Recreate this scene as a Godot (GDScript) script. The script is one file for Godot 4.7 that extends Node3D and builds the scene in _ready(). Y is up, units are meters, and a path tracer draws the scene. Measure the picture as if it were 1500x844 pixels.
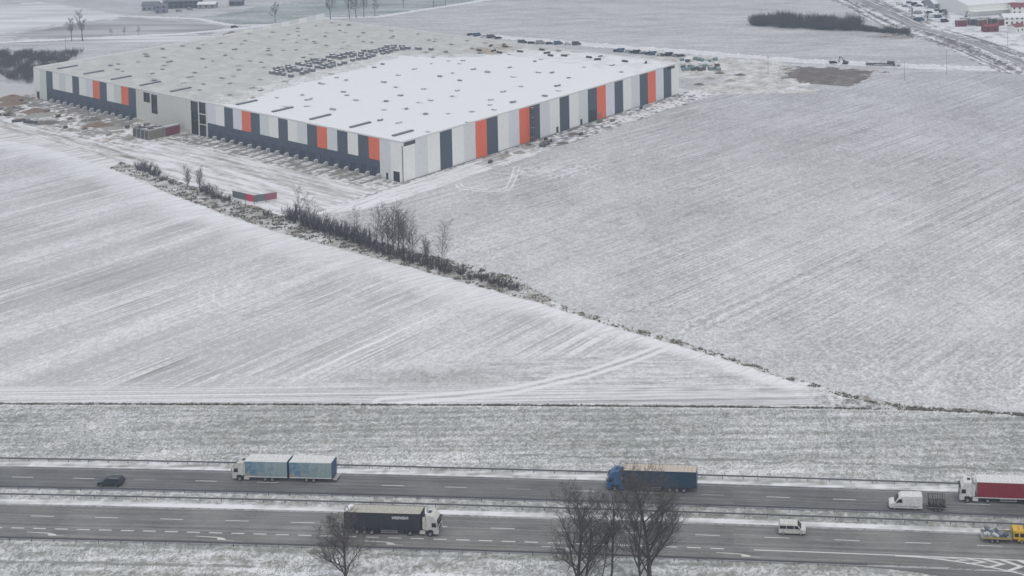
extends Node3D

# ---------------------------------------------------------------- layout (metres)
const BX := -114.05            # near corner of the warehouse
const BZ := -412.28
const PW := 5.8013             # width of one wall panel
const HB := 14.5               # height of the warehouse walls
const NL := 44                 # panels along the loading side
const NR := 28                 # panels along the gable side
const DLX := -0.82719444
const DLZ := -0.5619158
var DL := Vector3(DLX, 0, DLZ)
var DR := Vector3(-DLZ, 0, DLX)

const DITCH_UP := [[-340, -520], [-300, -492], [-262, -468], [-224.8, -440.8], [-198.9, -420.6], [-169.7, -397.5], [-141.4, -376.6], [-114.0, -358.3], [-89.1, -341.7], [-70.9, -330.3], [-56.8, -320.7], [-48, -308], [-42.2, -301.7], [-29.0, -291.9], [-14.1, -281.6], [-1.8, -272.7], [8.9, -264.3], [24.7, -252.8], [37.1, -247.0], [60.6, -243.2], [170, -232]]
const DITCH_LOW := [[-340, -505], [-295.2, -479.4], [-272.1, -467.9], [-241.1, -445.2], [-215.5, -424.7], [-190.3, -402.0], [-162.2, -379.4], [-135.0, -359.1], [-109.4, -343.5], [-85.5, -327.7], [-68.0, -316.2], [-54.5, -307.4], [-42.2, -298.7], [-29.0, -288.9], [-14.1, -278.8], [-1.8, -270.2], [8.9, -262.0], [24.7, -250.6], [37.1, -245.2], [60.6, -241.6], [170, -230]]
const FENCE := [[-340, -254], [-200, -253.4], [-157.9, -252.7], [-98.3, -250.8], [-46.9, -249.2], [-10.5, -247.7], [18.3, -246.3], [39.6, -244.9], [60.5, -242.6], [170, -231]]
const TRIANGLE := [[-340, -264], [-164.4, -263.4], [-117.1, -260.4], [-86.1, -268.0], [-59.3, -274.3], [-27.8, -278.9], [-14.1, -280.4], [170, -281]]
const RUT := [[-75.3, -252.1], [-60, -254], [-48.1, -256.3], [-32.6, -263.8], [-22.4, -271.5], [-14.0, -279.3]]
const RUT_BACK := [[-93.9, -409.7], [-92.5, -406], [-88.4, -404.0], [-80.9, -401.4], [-77, -402.5], [-75.7, -405.0], [-75.9, -415.4], [-77.2, -429.8]]
const GREEN_FIELD := [[-352.2, -791.1], [-330.6, -840.9], [-290, -880], [-200, -1000], [-60, -1000], [-170, -868], [-231.6, -790], [-268.2, -784.5], [-291.1, -763], [-317.0, -760.9]]
const PALE_FIELD := [[-560, -850], [-507.0, -879.2], [-403.9, -803.8], [-429.5, -774.8], [-451.6, -737.7], [-560, -720]]
const GREY_FIELD := [[-429.5, -774.8], [-402.4, -800.8], [-320.4, -758.5], [-320.3, -728.2], [-439.5, -717.7]]
const BROWN_SOIL := [[32.8, -609.1], [76.9, -592.6], [57.2, -557.5], [23.5, -571.6]]
const WHITE_ROAD := [[-600, -675], [-433.6, -708.1], [-337.6, -729.4], [-307.1, -747.1], [-291.1, -762.5], [-268.2, -785.5], [-231.6, -789], [-170, -866], [-60, -990]]
const FARM_ROAD := [[-470, -800], [-403.9, -805], [-352, -790], [-317, -761], [-291, -762]]
const FAR_ROAD := [[-150, -712], [-60, -668], [-11.5, -646], [26.5, -626], [81.5, -607], [147.5, -591.5], [260, -570]]
const RAIL_ROAD := [[60, -960], [91.3, -837.7], [112.8, -715.9], [126.0, -686.7], [139.2, -647.4], [149.3, -598.3], [160, -540]]

const RAIL_X := [[-960, 60], [-837.7, 91.3], [-715.9, 112.8], [-686.7, 126.0], [-647.4, 139.2], [-598.3, 149.3], [-540, 160]]
const ROOF_SNOW := [[0, 106.5], [11, 106], [27, 111], [46, 118], [69, 118], [96, 125], [110, 127], [114, 112], [127, 93], [150, 86], [157, 64], [163, 45]]

var rng := RandomNumberGenerator.new()
var used := {}
var M := {}
var tab_x0 := -340.0
var t_up := PackedFloat32Array()
var t_low := PackedFloat32Array()
var t_fence := PackedFloat32Array()
var t_tri := PackedFloat32Array()
var srgb := PackedByteArray()
var na := FastNoiseLite.new()
var nb := FastNoiseLite.new()
var nf := FastNoiseLite.new()
var rows := []
var wet := PackedFloat32Array()
var vents := []
var map_rect := Rect2()
var map_w := 0
var map_h := 0
var p_green := PackedVector2Array()
var p_pale := PackedVector2Array()
var p_grey := PackedVector2Array()
var p_brown := PackedVector2Array()

# ---------------------------------------------------------------- mesh builder
class MB:
	var v := PackedVector3Array()
	var n := PackedVector3Array()
	var u := PackedVector2Array()
	func tri(a: Vector3, b: Vector3, c: Vector3, o: Vector3) -> void:
		var w := (b - a).cross(c - a)
		if w.length_squared() < 1e-14:
			return
		w = w.normalized()
		var out := w
		if w.dot((a + b + c) / 3.0 - o) < 0.0:
			out = -w
		if w.dot(out) > 0.0:
			v.append(a); v.append(c); v.append(b)
		else:
			v.append(a); v.append(b); v.append(c)
		n.append(out); n.append(out); n.append(out)
	func quad(a: Vector3, b: Vector3, c: Vector3, d: Vector3, o: Vector3) -> void:
		tri(a, b, c, o)
		tri(a, c, d, o)
	# a quad with uv, facing along f
	func uvquad(a: Vector3, b: Vector3, c: Vector3, d: Vector3, f: Vector3, ua: Vector2, ub: Vector2, uc: Vector2, ud: Vector2) -> void:
		var w := (b - a).cross(c - a)
		if w.dot(f) > 0.0:
			v.append_array([a, c, b, a, d, c]); u.append_array([ua, uc, ub, ua, ud, uc])
		else:
			v.append_array([a, b, c, a, c, d]); u.append_array([ua, ub, uc, ua, uc, ud])
		var k := w.normalized()
		if k.dot(f) < 0.0:
			k = -k
		for i in 6:
			n.append(k)
	func box(c: Vector3, s: Vector3, bev := 0.0, bas := Basis.IDENTITY) -> MB:
		var h := s * 0.5
		var p := func(x: float, y: float, z: float) -> Vector3: return c + bas * Vector3(x, y, z)
		if bev <= 0.0:
			var k := []
			for i in 8:
				k.append(p.call(h.x if i & 1 else -h.x, h.y if i & 2 else -h.y, h.z if i & 4 else -h.z))
			for f in [[0, 1, 3, 2], [4, 5, 7, 6], [0, 1, 5, 4], [2, 3, 7, 6], [0, 2, 6, 4], [1, 3, 7, 5]]:
				quad(k[f[0]], k[f[1]], k[f[2]], k[f[3]], c)
			return self
		bev = min(bev, min(h.x, min(h.y, h.z)) * 0.9)
		var g := h - Vector3.ONE * bev
		for sgn in [-1.0, 1.0]:
			quad(p.call(sgn * h.x, -g.y, -g.z), p.call(sgn * h.x, g.y, -g.z), p.call(sgn * h.x, g.y, g.z), p.call(sgn * h.x, -g.y, g.z), c)
			quad(p.call(-g.x, sgn * h.y, -g.z), p.call(g.x, sgn * h.y, -g.z), p.call(g.x, sgn * h.y, g.z), p.call(-g.x, sgn * h.y, g.z), c)
			quad(p.call(-g.x, -g.y, sgn * h.z), p.call(g.x, -g.y, sgn * h.z), p.call(g.x, g.y, sgn * h.z), p.call(-g.x, g.y, sgn * h.z), c)
			for t in [-1.0, 1.0]:
				quad(p.call(sgn * h.x, t * g.y, -g.z), p.call(sgn * h.x, t * g.y, g.z), p.call(sgn * g.x, t * h.y, g.z), p.call(sgn * g.x, t * h.y, -g.z), c)
				quad(p.call(sgn * h.x, -g.y, t * g.z), p.call(sgn * h.x, g.y, t * g.z), p.call(sgn * g.x, g.y, t * h.z), p.call(sgn * g.x, -g.y, t * h.z), c)
				quad(p.call(-g.x, sgn * h.y, t * g.z), p.call(g.x, sgn * h.y, t * g.z), p.call(g.x, sgn * g.y, t * h.z), p.call(-g.x, sgn * g.y, t * h.z), c)
				for q in [-1.0, 1.0]:
					tri(p.call(sgn * h.x, t * g.y, q * g.z), p.call(sgn * g.x, t * h.y, q * g.z), p.call(sgn * g.x, t * g.y, q * h.z), c)
		return self
	# side profile in x and y, pushed from z0 to z1, its side edges rounded by bev; top points may lean in by 'lean'
	func prism(poly: Array, z0: float, z1: float, bev := 0.0, lean := 0.0, y_lean := 0.0) -> MB:
		var pts := PackedVector2Array()
		var mid := Vector2.ZERO
		var top := -1e9
		for q in poly:
			pts.append(Vector2(q[0], q[1])); mid += Vector2(q[0], q[1]); top = max(top, q[1])
		mid /= pts.size()
		var zm := (z0 + z1) * 0.5
		var lev := [z0, z0 + bev, z1 - bev, z1] if bev > 0.0 else [z0, z1]
		var ring := []
		for i in lev.size():
			var r := PackedVector3Array()
			var shrink: bool = bev > 0.0 and (i == 0 or i == 3)
			for q in pts:
				var w := q
				if shrink:
					w = q + (mid - q).normalized() * bev
				var z: float = lev[i]
				if lean > 0.0 and q.y > y_lean:
					z -= signf(z - zm) * lean * (q.y - y_lean) / maxf(top - y_lean, 0.01)
				r.append(Vector3(w.x, w.y, z))
			ring.append(r)
		var area := 0.0
		for j in pts.size():
			var p: Vector2 = pts[j]
			var q: Vector2 = pts[(j + 1) % pts.size()]
			area += p.x * q.y - q.x * p.y
		for i in lev.size() - 1:
			for j in pts.size():
				var k := (j + 1) % pts.size()
				var e: Vector2 = pts[k] - pts[j]
				var out := Vector3(e.y, -e.x, 0) * signf(area)
				var m: Vector3 = (ring[i][j] + ring[i][k] + ring[i + 1][j] + ring[i + 1][k]) * 0.25
				quad(ring[i][j], ring[i][k], ring[i + 1][k], ring[i + 1][j], m - out)
		var idx := Geometry2D.triangulate_polygon(pts)
		for side in [0, lev.size() - 1]:
			var o := Vector3(mid.x, mid.y, zm)
			for j in range(0, idx.size(), 3):
				var a: Vector3 = ring[side][idx[j]]
				tri(a, ring[side][idx[j + 1]], ring[side][idx[j + 2]], Vector3(a.x, a.y, zm))
		return self
	func tube(pts: PackedVector3Array, rad: PackedFloat32Array, sides: int) -> MB:
		var last := PackedVector3Array()
		var lastn := PackedVector3Array()
		for i in pts.size():
			var d: Vector3 = pts[min(i + 1, pts.size() - 1)] - pts[max(i - 1, 0)]
			d = d.normalized()
			var s := d.cross(Vector3(0.31, 0.2, 0.93)).normalized()
			var t := d.cross(s)
			var r := PackedVector3Array()
			var rn := PackedVector3Array()
			for k in sides:
				var a := TAU * k / sides
				var q := s * cos(a) + t * sin(a)
				rn.append(q); r.append(pts[i] + q * rad[i])
			if i > 0:
				for k in sides:
					var l := (k + 1) % sides
					v.append(last[k]); v.append(r[k]); v.append(r[l])
					n.append(lastn[k]); n.append(rn[k]); n.append(rn[l])
					v.append(last[k]); v.append(r[l]); v.append(last[l])
					n.append(lastn[k]); n.append(rn[l]); n.append(lastn[l])
			last = r
			lastn = rn
		return self
	# thin pane on the side s of a body whose side leans in above y0
	func pane(poly: Array, s: float, z: float, slope: float, y0: float) -> MB:
		var pts := PackedVector2Array()
		for q in poly:
			pts.append(Vector2(q[0], q[1]))
		var idx := Geometry2D.triangulate_polygon(pts)
		var at := func(k: int, t: float) -> Vector3: return Vector3(pts[k].x, pts[k].y, s * (z + t - slope * (pts[k].y - y0)))
		for j in range(0, idx.size(), 3):
			tri(at.call(idx[j], 0.012), at.call(idx[j + 1], 0.012), at.call(idx[j + 2], 0.012), Vector3(0, 0.5, 0))
		for k in pts.size():
			var l := (k + 1) % pts.size()
			quad(at.call(k, 0.012), at.call(l, 0.012), at.call(l, -0.03), at.call(k, -0.03), Vector3(pts[0].x * 0.5 + pts[2].x * 0.5, pts[0].y * 0.5 + pts[2].y * 0.5, s * z))
		return self
	func bar(a: Vector3, b: Vector3, r: float, sides := 6) -> MB:
		return tube(PackedVector3Array([a, b]), PackedFloat32Array([r, r]), sides)
	# turned round the z axis: profile of [radius, z]
	func lathe(prof: Array, seg: int) -> MB:
		for i in prof.size() - 1:
			for k in seg:
				var a0 := TAU * k / seg
				var a1 := TAU * (k + 1) / seg
				var p := func(r: float, z: float, a: float) -> Vector3: return Vector3(cos(a) * r, sin(a) * r, z)
				var am := (a0 + a1) * 0.5
				var dr: float = prof[i + 1][0] - prof[i][0]
				var dz: float = prof[i + 1][1] - prof[i][1]
				var f := Vector3(cos(am) * dz, sin(am) * dz, -dr)
				var A: Vector3 = p.call(prof[i][0], prof[i][1], a0)
				var B: Vector3 = p.call(prof[i][0], prof[i][1], a1)
				var C: Vector3 = p.call(prof[i + 1][0], prof[i + 1][1], a1)
				var D: Vector3 = p.call(prof[i + 1][0], prof[i + 1][1], a0)
				quad(A, B, C, D, (A + B + C + D) * 0.25 - f)
		return self
	func mesh() -> ArrayMesh:
		var m := ArrayMesh.new()
		var arr := []
		arr.resize(Mesh.ARRAY_MAX)
		arr[Mesh.ARRAY_VERTEX] = v
		arr[Mesh.ARRAY_NORMAL] = n
		if u.size() == v.size():
			arr[Mesh.ARRAY_TEX_UV] = u
		m.add_surface_from_arrays(Mesh.PRIMITIVE_TRIANGLES, arr)
		return m

# ---------------------------------------------------------------- nodes
const ORD := ["first", "second", "third", "fourth", "fifth", "sixth", "seventh", "eighth", "ninth", "tenth", "eleventh", "twelfth", "thirteenth", "fourteenth", "fifteenth", "sixteenth", "seventeenth", "eighteenth", "nineteenth", "twentieth", "twenty first", "twenty second", "twenty third", "twenty fourth"]

func numbered(called: String) -> String:
	if not used.has(called):
		used[called] = 0
		return called
	used[called] += 1
	return "%s_%03d" % [called, used[called]]

func thing(called: String, label: String, category: String, at := Vector3.ZERO, turn := 0.0, group := "") -> Node3D:
	var o := Node3D.new()
	o.name = numbered(called)
	add_child(o)
	o.position = at
	o.rotation.y = turn
	o.set_meta("label", label)
	o.set_meta("category", category)
	if group != "":
		o.set_meta("group", group)
	return o

func part(parent: Node, called: String, mesh: Mesh, mat: Material, at := Vector3.ZERO, turn := 0.0) -> MeshInstance3D:
	var o := MeshInstance3D.new()
	o.name = called
	o.mesh = mesh
	o.material_override = mat
	o.position = at
	o.rotation.y = turn
	parent.add_child(o, true)
	return o

func struct(called: String, mesh: Mesh, mat: Material) -> MeshInstance3D:
	var o := part(self, numbered(called), mesh, mat)
	o.set_meta("kind", "structure")
	return o

func copy(src: Node3D, at: Vector3, turn: float, label: String, scale_by := Vector3.ONE) -> Node3D:
	var c: Node3D = src.duplicate()
	c.name = numbered(str(src.name).rstrip("_0123456789"))
	add_child(c)
	c.position = at
	c.rotation = Vector3(0, turn, 0)
	c.scale = scale_by
	c.set_meta("label", label)
	return c

func mat(r: float, g: float, b: float, rough := 0.7, metal := 0.0) -> StandardMaterial3D:
	var m := StandardMaterial3D.new()
	m.albedo_color = Color(r, g, b).linear_to_srgb()
	m.roughness = rough
	m.metallic = metal
	return m

func bmesh(c: Vector3, s: Vector3, bev := 0.0) -> ArrayMesh:
	return MB.new().box(c, s, bev).mesh()

func table(src: Array) -> PackedFloat32Array:
	var out := PackedFloat32Array()
	for i in 520:
		out.append(lookup(src, tab_x0 + i))
	return out

func lookup(src: Array, x: float) -> float:
	for k in src.size() - 1:
		if x <= src[k + 1][0]:
			return lerpf(src[k][1], src[k + 1][1], clampf((x - src[k][0]) / (src[k + 1][0] - src[k][0]), 0.0, 1.0))
	return src[-1][1]

func tz(t: PackedFloat32Array, x: float) -> float:
	var f := clampf(x - tab_x0, 0.0, 518.0)
	var i := int(f)
	return lerpf(t[i], t[i + 1], f - i)

func road_z(x: float, o: float) -> float:
	return o + 0.0811413 * x + 9.00353e-5 * x * x

func road_slope(x: float) -> float:
	return 0.0811413 + 1.800706e-4 * x

func seg_dist(pts: Array, x: float, z: float) -> float:
	var best := 1e9
	for k in pts.size() - 1:
		var ax: float = pts[k][0]
		var az: float = pts[k][1]
		var bx: float = pts[k + 1][0] - ax
		var bz: float = pts[k + 1][1] - az
		var t := clampf(((x - ax) * bx + (z - az) * bz) / (bx * bx + bz * bz), 0.0, 1.0)
		var dx := x - ax - bx * t
		var dz := z - az - bz * t
		best = min(best, dx * dx + dz * dz)
	return sqrt(best)

func plan(a: float, b: float, y := 0.0) -> Vector3:
	return Vector3(BX, y, BZ) + DL * a + DR * b

func poly2(src: Array) -> PackedVector2Array:
	var p := PackedVector2Array()
	for q in src:
		p.append(Vector2(q[0], q[1]))
	return p

# ---------------------------------------------------------------- the colour of the land: snow cover over soil and grass
func land(x: float, z: float) -> Vector3:
	var snow := Vector3(0.795, 0.80, 0.82)
	var soil := Vector3(0.195, 0.19, 0.192)
	var c := 0.7
	var grain := nb.get_noise_2d(x * 2.6, z * 2.6)
	var fine := nb.get_noise_2d(x * 0.9 + 90.0, z * 0.9)
	var wide := nf.get_noise_2d(x * 0.6, z * 0.6)
	if z < -582.0:
		return far_land(x, z, snow, soil, grain, fine, wide)
	var zu := tz(t_up, x)
	var jit := 0.8 * fine + 1.2 * wide
	if z > tz(t_fence, x) + 0.25 * fine:
		# grass verges and the median of the highway
		var o := z - 0.0811413 * x - 9.00353e-5 * x * x
		var d := z - tz(t_fence, x)
		soil = Vector3(0.28, 0.30, 0.283)
		c = 0.385 + 0.34 * grain + 0.10 * fine + 0.04 * wide + 0.16 * nf.get_noise_2d(x * 0.12, z * 0.12)
		if o < -220.0:
			var t := clampf((o + 229.0) / 5.0, 0.0, 1.0)
			c += lerpf(-0.04, 0.12, t) + 0.26 * na.get_noise_2d(x * 0.06, z * 1.5)
			if d < 1.0:
				c += 0.35 * (1.0 - d)
			var l := absf(o + 226.2 + 0.9 * wide)
			if l < 0.4 and x > -45.0:
				c -= 0.4
		elif o < -217.2:
			c = 0.62 + 0.25 * fine + 0.5 * na.get_noise_2d(x * 0.2, z * 2.0)
		elif o < -206.5:
			c = 0.30 + 0.3 * grain + 0.25 * fine - 0.2 * clampf((x + 40.0) / 60.0, -0.9, 0.6)
		elif o < -204.4:
			c = 0.80 + 0.2 * fine + 0.4 * na.get_noise_2d(x * 0.15, z * 1.5)
		else:
			c = 0.44 + 0.38 * grain + 0.2 * fine + 0.25 * na.get_noise_2d(x * 0.12, z * 1.3)
			if o < -192.6:
				c -= 0.25
			var k := absf(o + 187.2 + 1.2 * wide)
			if k < 0.5 and x > -85.0:
				c += 0.45
			if absf(o + 188.3 + 0.4 * wide) < 0.35 and x < -80.0:
				c -= 0.5
		soil = soil.lerp(Vector3(0.27, 0.26, 0.225), clampf(0.5 + 1.6 * wide - 0.8 * fine, 0.0, 1.0) * 0.5)
	elif z > tz(t_low, x) + jit:
		# the left field
		var u := x * 0.5592 - z * 0.829
		var w := x * 0.829 + z * 0.5592
		var dd := z - tz(t_low, x)
		var df := tz(t_fence, x) - z
		var flat := clampf((z - tz(t_tri, x) + 4.0 * wide) / 6.0, 0.0, 1.0)
		if flat < 1.0:
			var we := w + 0.25 * wide
			var s := na.get_noise_2d(u * 0.015, we * 0.42) * 0.22 + na.get_noise_2d(u * 0.022 + 70.0, we * 1.5) * 0.34 + na.get_noise_2d(u * 0.04, we * 4.2) * 0.36 + na.get_noise_2d(u * 0.16, we * 9.0) * 0.20
			s += 0.16 * sin(we * 4.2) + 0.10 * sin(we * 1.57 + 2.0)
			var band := nf.get_noise_2d(u * 0.05, we * 0.32)
			var patch := nf.get_noise_2d(x * 0.17 + 60.0, z * 0.17)
			c = 0.645 + 0.25 * s * (0.8 + 3.0 * maxf(0.0, patch + 0.10)) + 0.22 * band - 0.22 * maxf(0.0, patch) + 0.18 * grain + 0.10 * fine - 0.06 * clampf((-x - 140.0) / 60.0, 0.0, 1.0)
			if c < 0.52:
				c = 0.52 - 0.45 * (0.52 - c)
			var tram := absf(fmod(we + 900.0, 24.0) - 12.0)
			if absf(tram - 0.9) < 0.22:
				c += 0.10
			# turning tracks fanning out from the path
			var tx := Vector2(x + 118.0, z + 322.0)
			var tr := tx.length()
			if tr > 14.0 and tr < 34.0 and tx.x > -26.0:
				var lines := absf(fmod(tr + 1.5 * wide, 3.4) - 1.7)
				if lines < 0.3:
					c += 0.13 * clampf((34.0 - tr) / 12.0, 0.0, 1.0)
		if flat > 0.0:
			var s2 := na.get_noise_2d(x * 0.16, z * 1.3) * 0.4 + na.get_noise_2d(x * 0.3 + 40.0, z * 4.4) * 0.32 + na.get_noise_2d(x * 0.9, z * 9.0) * 0.16
			var c2 := 0.63 + 0.42 * s2 + 0.18 * grain + 0.1 * fine
			c2 -= 0.28 * clampf(1.0 - absf(x + 68.0) / 26.0, 0.0, 1.0) * clampf(1.0 - absf(df - 13.0) / 9.0, 0.0, 1.0) * (1.0 + 2.0 * s2)
			if x > -32.0 and x < 14.0 and df < 9.0:
				c2 -= 0.16 + 0.5 * na.get_noise_2d(x * 0.35, z * 2.2) + 0.3 * grain
			c = lerpf(c, c2, flat)
			if x > -2.0:
				var e := clampf(1.0 - absf(z + 250.0 + (x - 19.0) * -0.77 + 1.5) / 3.5, 0.0, 1.0)
				c = lerpf(c, 0.97, e * 0.8)
		# the snowed track along the ditch
		var broad := (20.0 + 8.0 * wide if x < -70.0 else lerpf(20.0, 7.0, clampf((x + 70.0) / 30.0, 0.0, 1.0)))
		var near := clampf(1.0 - (dd - 1.0) / broad, 0.0, 1.0)
		c = lerpf(c, 0.93 + 0.06 * grain + 0.22 * na.get_noise_2d((x * -0.79 + z * 0.6) * 0.2, (x * 0.6 + z * 0.79) * 2.0), near * near * (3.0 - 2.0 * near) * 0.95)
		if df < 11.0:
			c = lerpf(c, 0.74 + 0.44 * na.get_noise_2d(x * 0.03, z * 3.4) + 0.2 * na.get_noise_2d(x * 0.02, z * 9.0) + 0.1 * grain, 0.8 * clampf((11.0 - df) / 4.0, 0.0, 1.0))
		if x > -78.0 and x < -10.0 and z < -249.0 and z > -283.0:
			var r := seg_dist(RUT, x, z)
			c = lerpf(c, 0.97, 0.9 * clampf(1.7 - absf(r - 1.3) * 1.7, 0.0, 1.0))
			if r < 0.5:
				c -= 0.1
		if df < 0.85 + 0.3 * fine:
			c = 0.0 if df > 0.1 else 0.25
			c += 0.35 * grain + 0.3 * fine
			soil = Vector3(0.10, 0.095, 0.085)
		if x > 15.0:
			c = lerpf(c, 0.42 + 0.4 * grain + 0.4 * fine, clampf((x - 15.0) / 8.0, 0.0, 1.0))
		soil = soil.lerp(Vector3(0.205, 0.19, 0.18), 0.4)
	elif z > zu + jit * 0.7:
		# the ditch: dead weeds with some snow
		c = 0.38 + 0.28 * grain + 0.2 * fine + 0.5 * wide
		if x > -50.0:
			c += 0.16
		if x < -228.0:
			c = 0.75 + 0.4 * na.get_noise_2d((x * -0.79 + z * 0.6) * 0.15, (x * 0.6 + z * 0.79) * 1.6)
		soil = Vector3(0.235, 0.21, 0.175)
	else:
		var a := (x - BX) * DLX + (z - BZ) * DLZ
		var b := (x - BX) * -DLZ + (z - BZ) * DLX
		var edge := -14.3 + maxf(0.0, -(b + 22.0)) * 0.62
		if a > edge + 1.1 * jit and b < 172.0:
			# building site round the hall: snow driven to grey tracks, mud by the docks
			var t1 := na.get_noise_2d(a * 0.1, b * 1.0)
			var t2 := na.get_noise_2d(a * 0.3 + 9.0, b * 3.2)
			c = 0.78 + 0.40 * t1 + 0.24 * t2 + 0.16 * fine
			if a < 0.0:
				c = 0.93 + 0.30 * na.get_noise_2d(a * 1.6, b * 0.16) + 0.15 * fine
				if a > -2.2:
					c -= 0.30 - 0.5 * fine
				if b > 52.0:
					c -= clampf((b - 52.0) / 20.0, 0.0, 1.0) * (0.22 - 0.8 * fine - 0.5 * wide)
				if b > 30.0 and b < 100.0:
					c -= 0.42 * clampf(1.0 + 3.0 * wide + fine, 0.0, 1.0)
			elif b < 2.0:
				var mud := clampf((a - 112.0) / 40.0, 0.0, 1.0)
				c -= mud * (0.40 - 0.9 * wide - 0.7 * fine) * clampf((b + 34.0) / 14.0, 0.0, 1.0)
				if b > -11.0:
					c -= 0.28 - 0.5 * fine - 0.4 * wide
				if b > -6.5 and fmod(a + 100.0 * PW, PW) < 2.2:
					c -= 0.25
				soil = Vector3(0.27, 0.26, 0.235).lerp(Vector3(0.27, 0.215, 0.16), clampf(mud * (0.3 + 2.2 * wide), 0.0, 1.0))
				var tr := absf(b + 36.0 + (a - 110.0) * 0.01)
				if a > 95.0 and tr < 6.0:
					c -= 0.30 * clampf(1.0 + 2.0 * na.get_noise_2d(a * 0.12, b * 2.6), 0.0, 1.0)
				if a < 95.0 and absf(b + 19.0) < 4.0:
					c -= 0.20
			if a > NL * PW - 4.0:
				c -= 0.18 - 1.2 * wide - 0.6 * fine
				soil = Vector3(0.21, 0.165, 0.13)
		elif b > 160.0 and a < 0.0 and x < 26.0 + 0.5 * (z + 582.0) + 8.0 * wide and z < -545.0:
			c = 0.48 + 0.3 * fine + 0.4 * wide
			soil = Vector3(0.36, 0.35, 0.30)
		else:
			# the right field, tilled in fine lines
			var u2 := x * 0.669 - z * 0.743
			var w2 := x * 0.743 + z * 0.669
			var dz := zu - z
			if dz < 30.0:
				var k2 := 1.0 - dz / 30.0
				w2 += k2 * k2 * 5.0 * na.get_noise_2d(x * 0.9, z * 0.9) + k2 * 2.0 * wide
			var s3 := na.get_noise_2d(u2 * 0.012, w2 * 0.8) * 0.10 + na.get_noise_2d(u2 * 0.02 + 33.0, w2 * 2.6) * 0.20 + na.get_noise_2d(u2 * 0.05, w2 * 6.0) * 0.28 + na.get_noise_2d(u2 * 0.12, w2 * 11.0) * 0.16
			var amp := 0.9 + 0.9 * nf.get_noise_2d(x * 0.12 + 500.0, z * 0.12)
			c = 0.575 + (0.40 * s3 + 0.035 * sin(w2 * 1.45) + 0.05 * sin(w2 * 4.1)) * amp + 0.11 * nf.get_noise_2d(x * 0.13, z * 0.13) + 0.06 * wide + 0.22 * grain + 0.09 * fine
			c -= 0.09 * clampf((-z - 330.0) / 130.0, 0.0, 1.0)
			if absf(fmod(w2 + 900.0, 21.0) - 10.0) < 0.35:
				c -= 0.13
			if dz < 34.0 and x > 5.0:
				for k3 in 7:
					var cx := 16.0 + k3 * 11.0
					var cz := tz(t_up, cx) - 13.0 - 2.0 * (k3 % 3)
					var rr := Vector2((x - cx) * 1.2, z - cz).length()
					if absf(fmod(rr, 3.1) - 1.5) < 0.35 and rr < 12.5 and rr > 4.0:
						c += 0.08
			if x < -60.0 and x > -100.0 and z < -398.0 and z > -434.0:
				var r2 := seg_dist(RUT_BACK, x, z)
				c += 0.42 * clampf(1.3 - absf(r2 - 0.95) * 2.6, 0.0, 1.0)
			var ex := Vector2((x + 62.0) / 20.0, (z + 424.0) / 7.5).length() + 0.5 * wide
			if ex < 1.0:
				c += 0.20 * (1.0 - ex) + 0.2 * fine
			if z < -557.0 and Geometry2D.is_point_in_polygon(Vector2(x + jit, z), p_brown):
				c = 0.02 + 0.1 * fine + 0.1 * wide
				soil = Vector3(0.155, 0.13, 0.115)
	return soil.lerp(snow, clampf(c, 0.0, 1.0))

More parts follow.
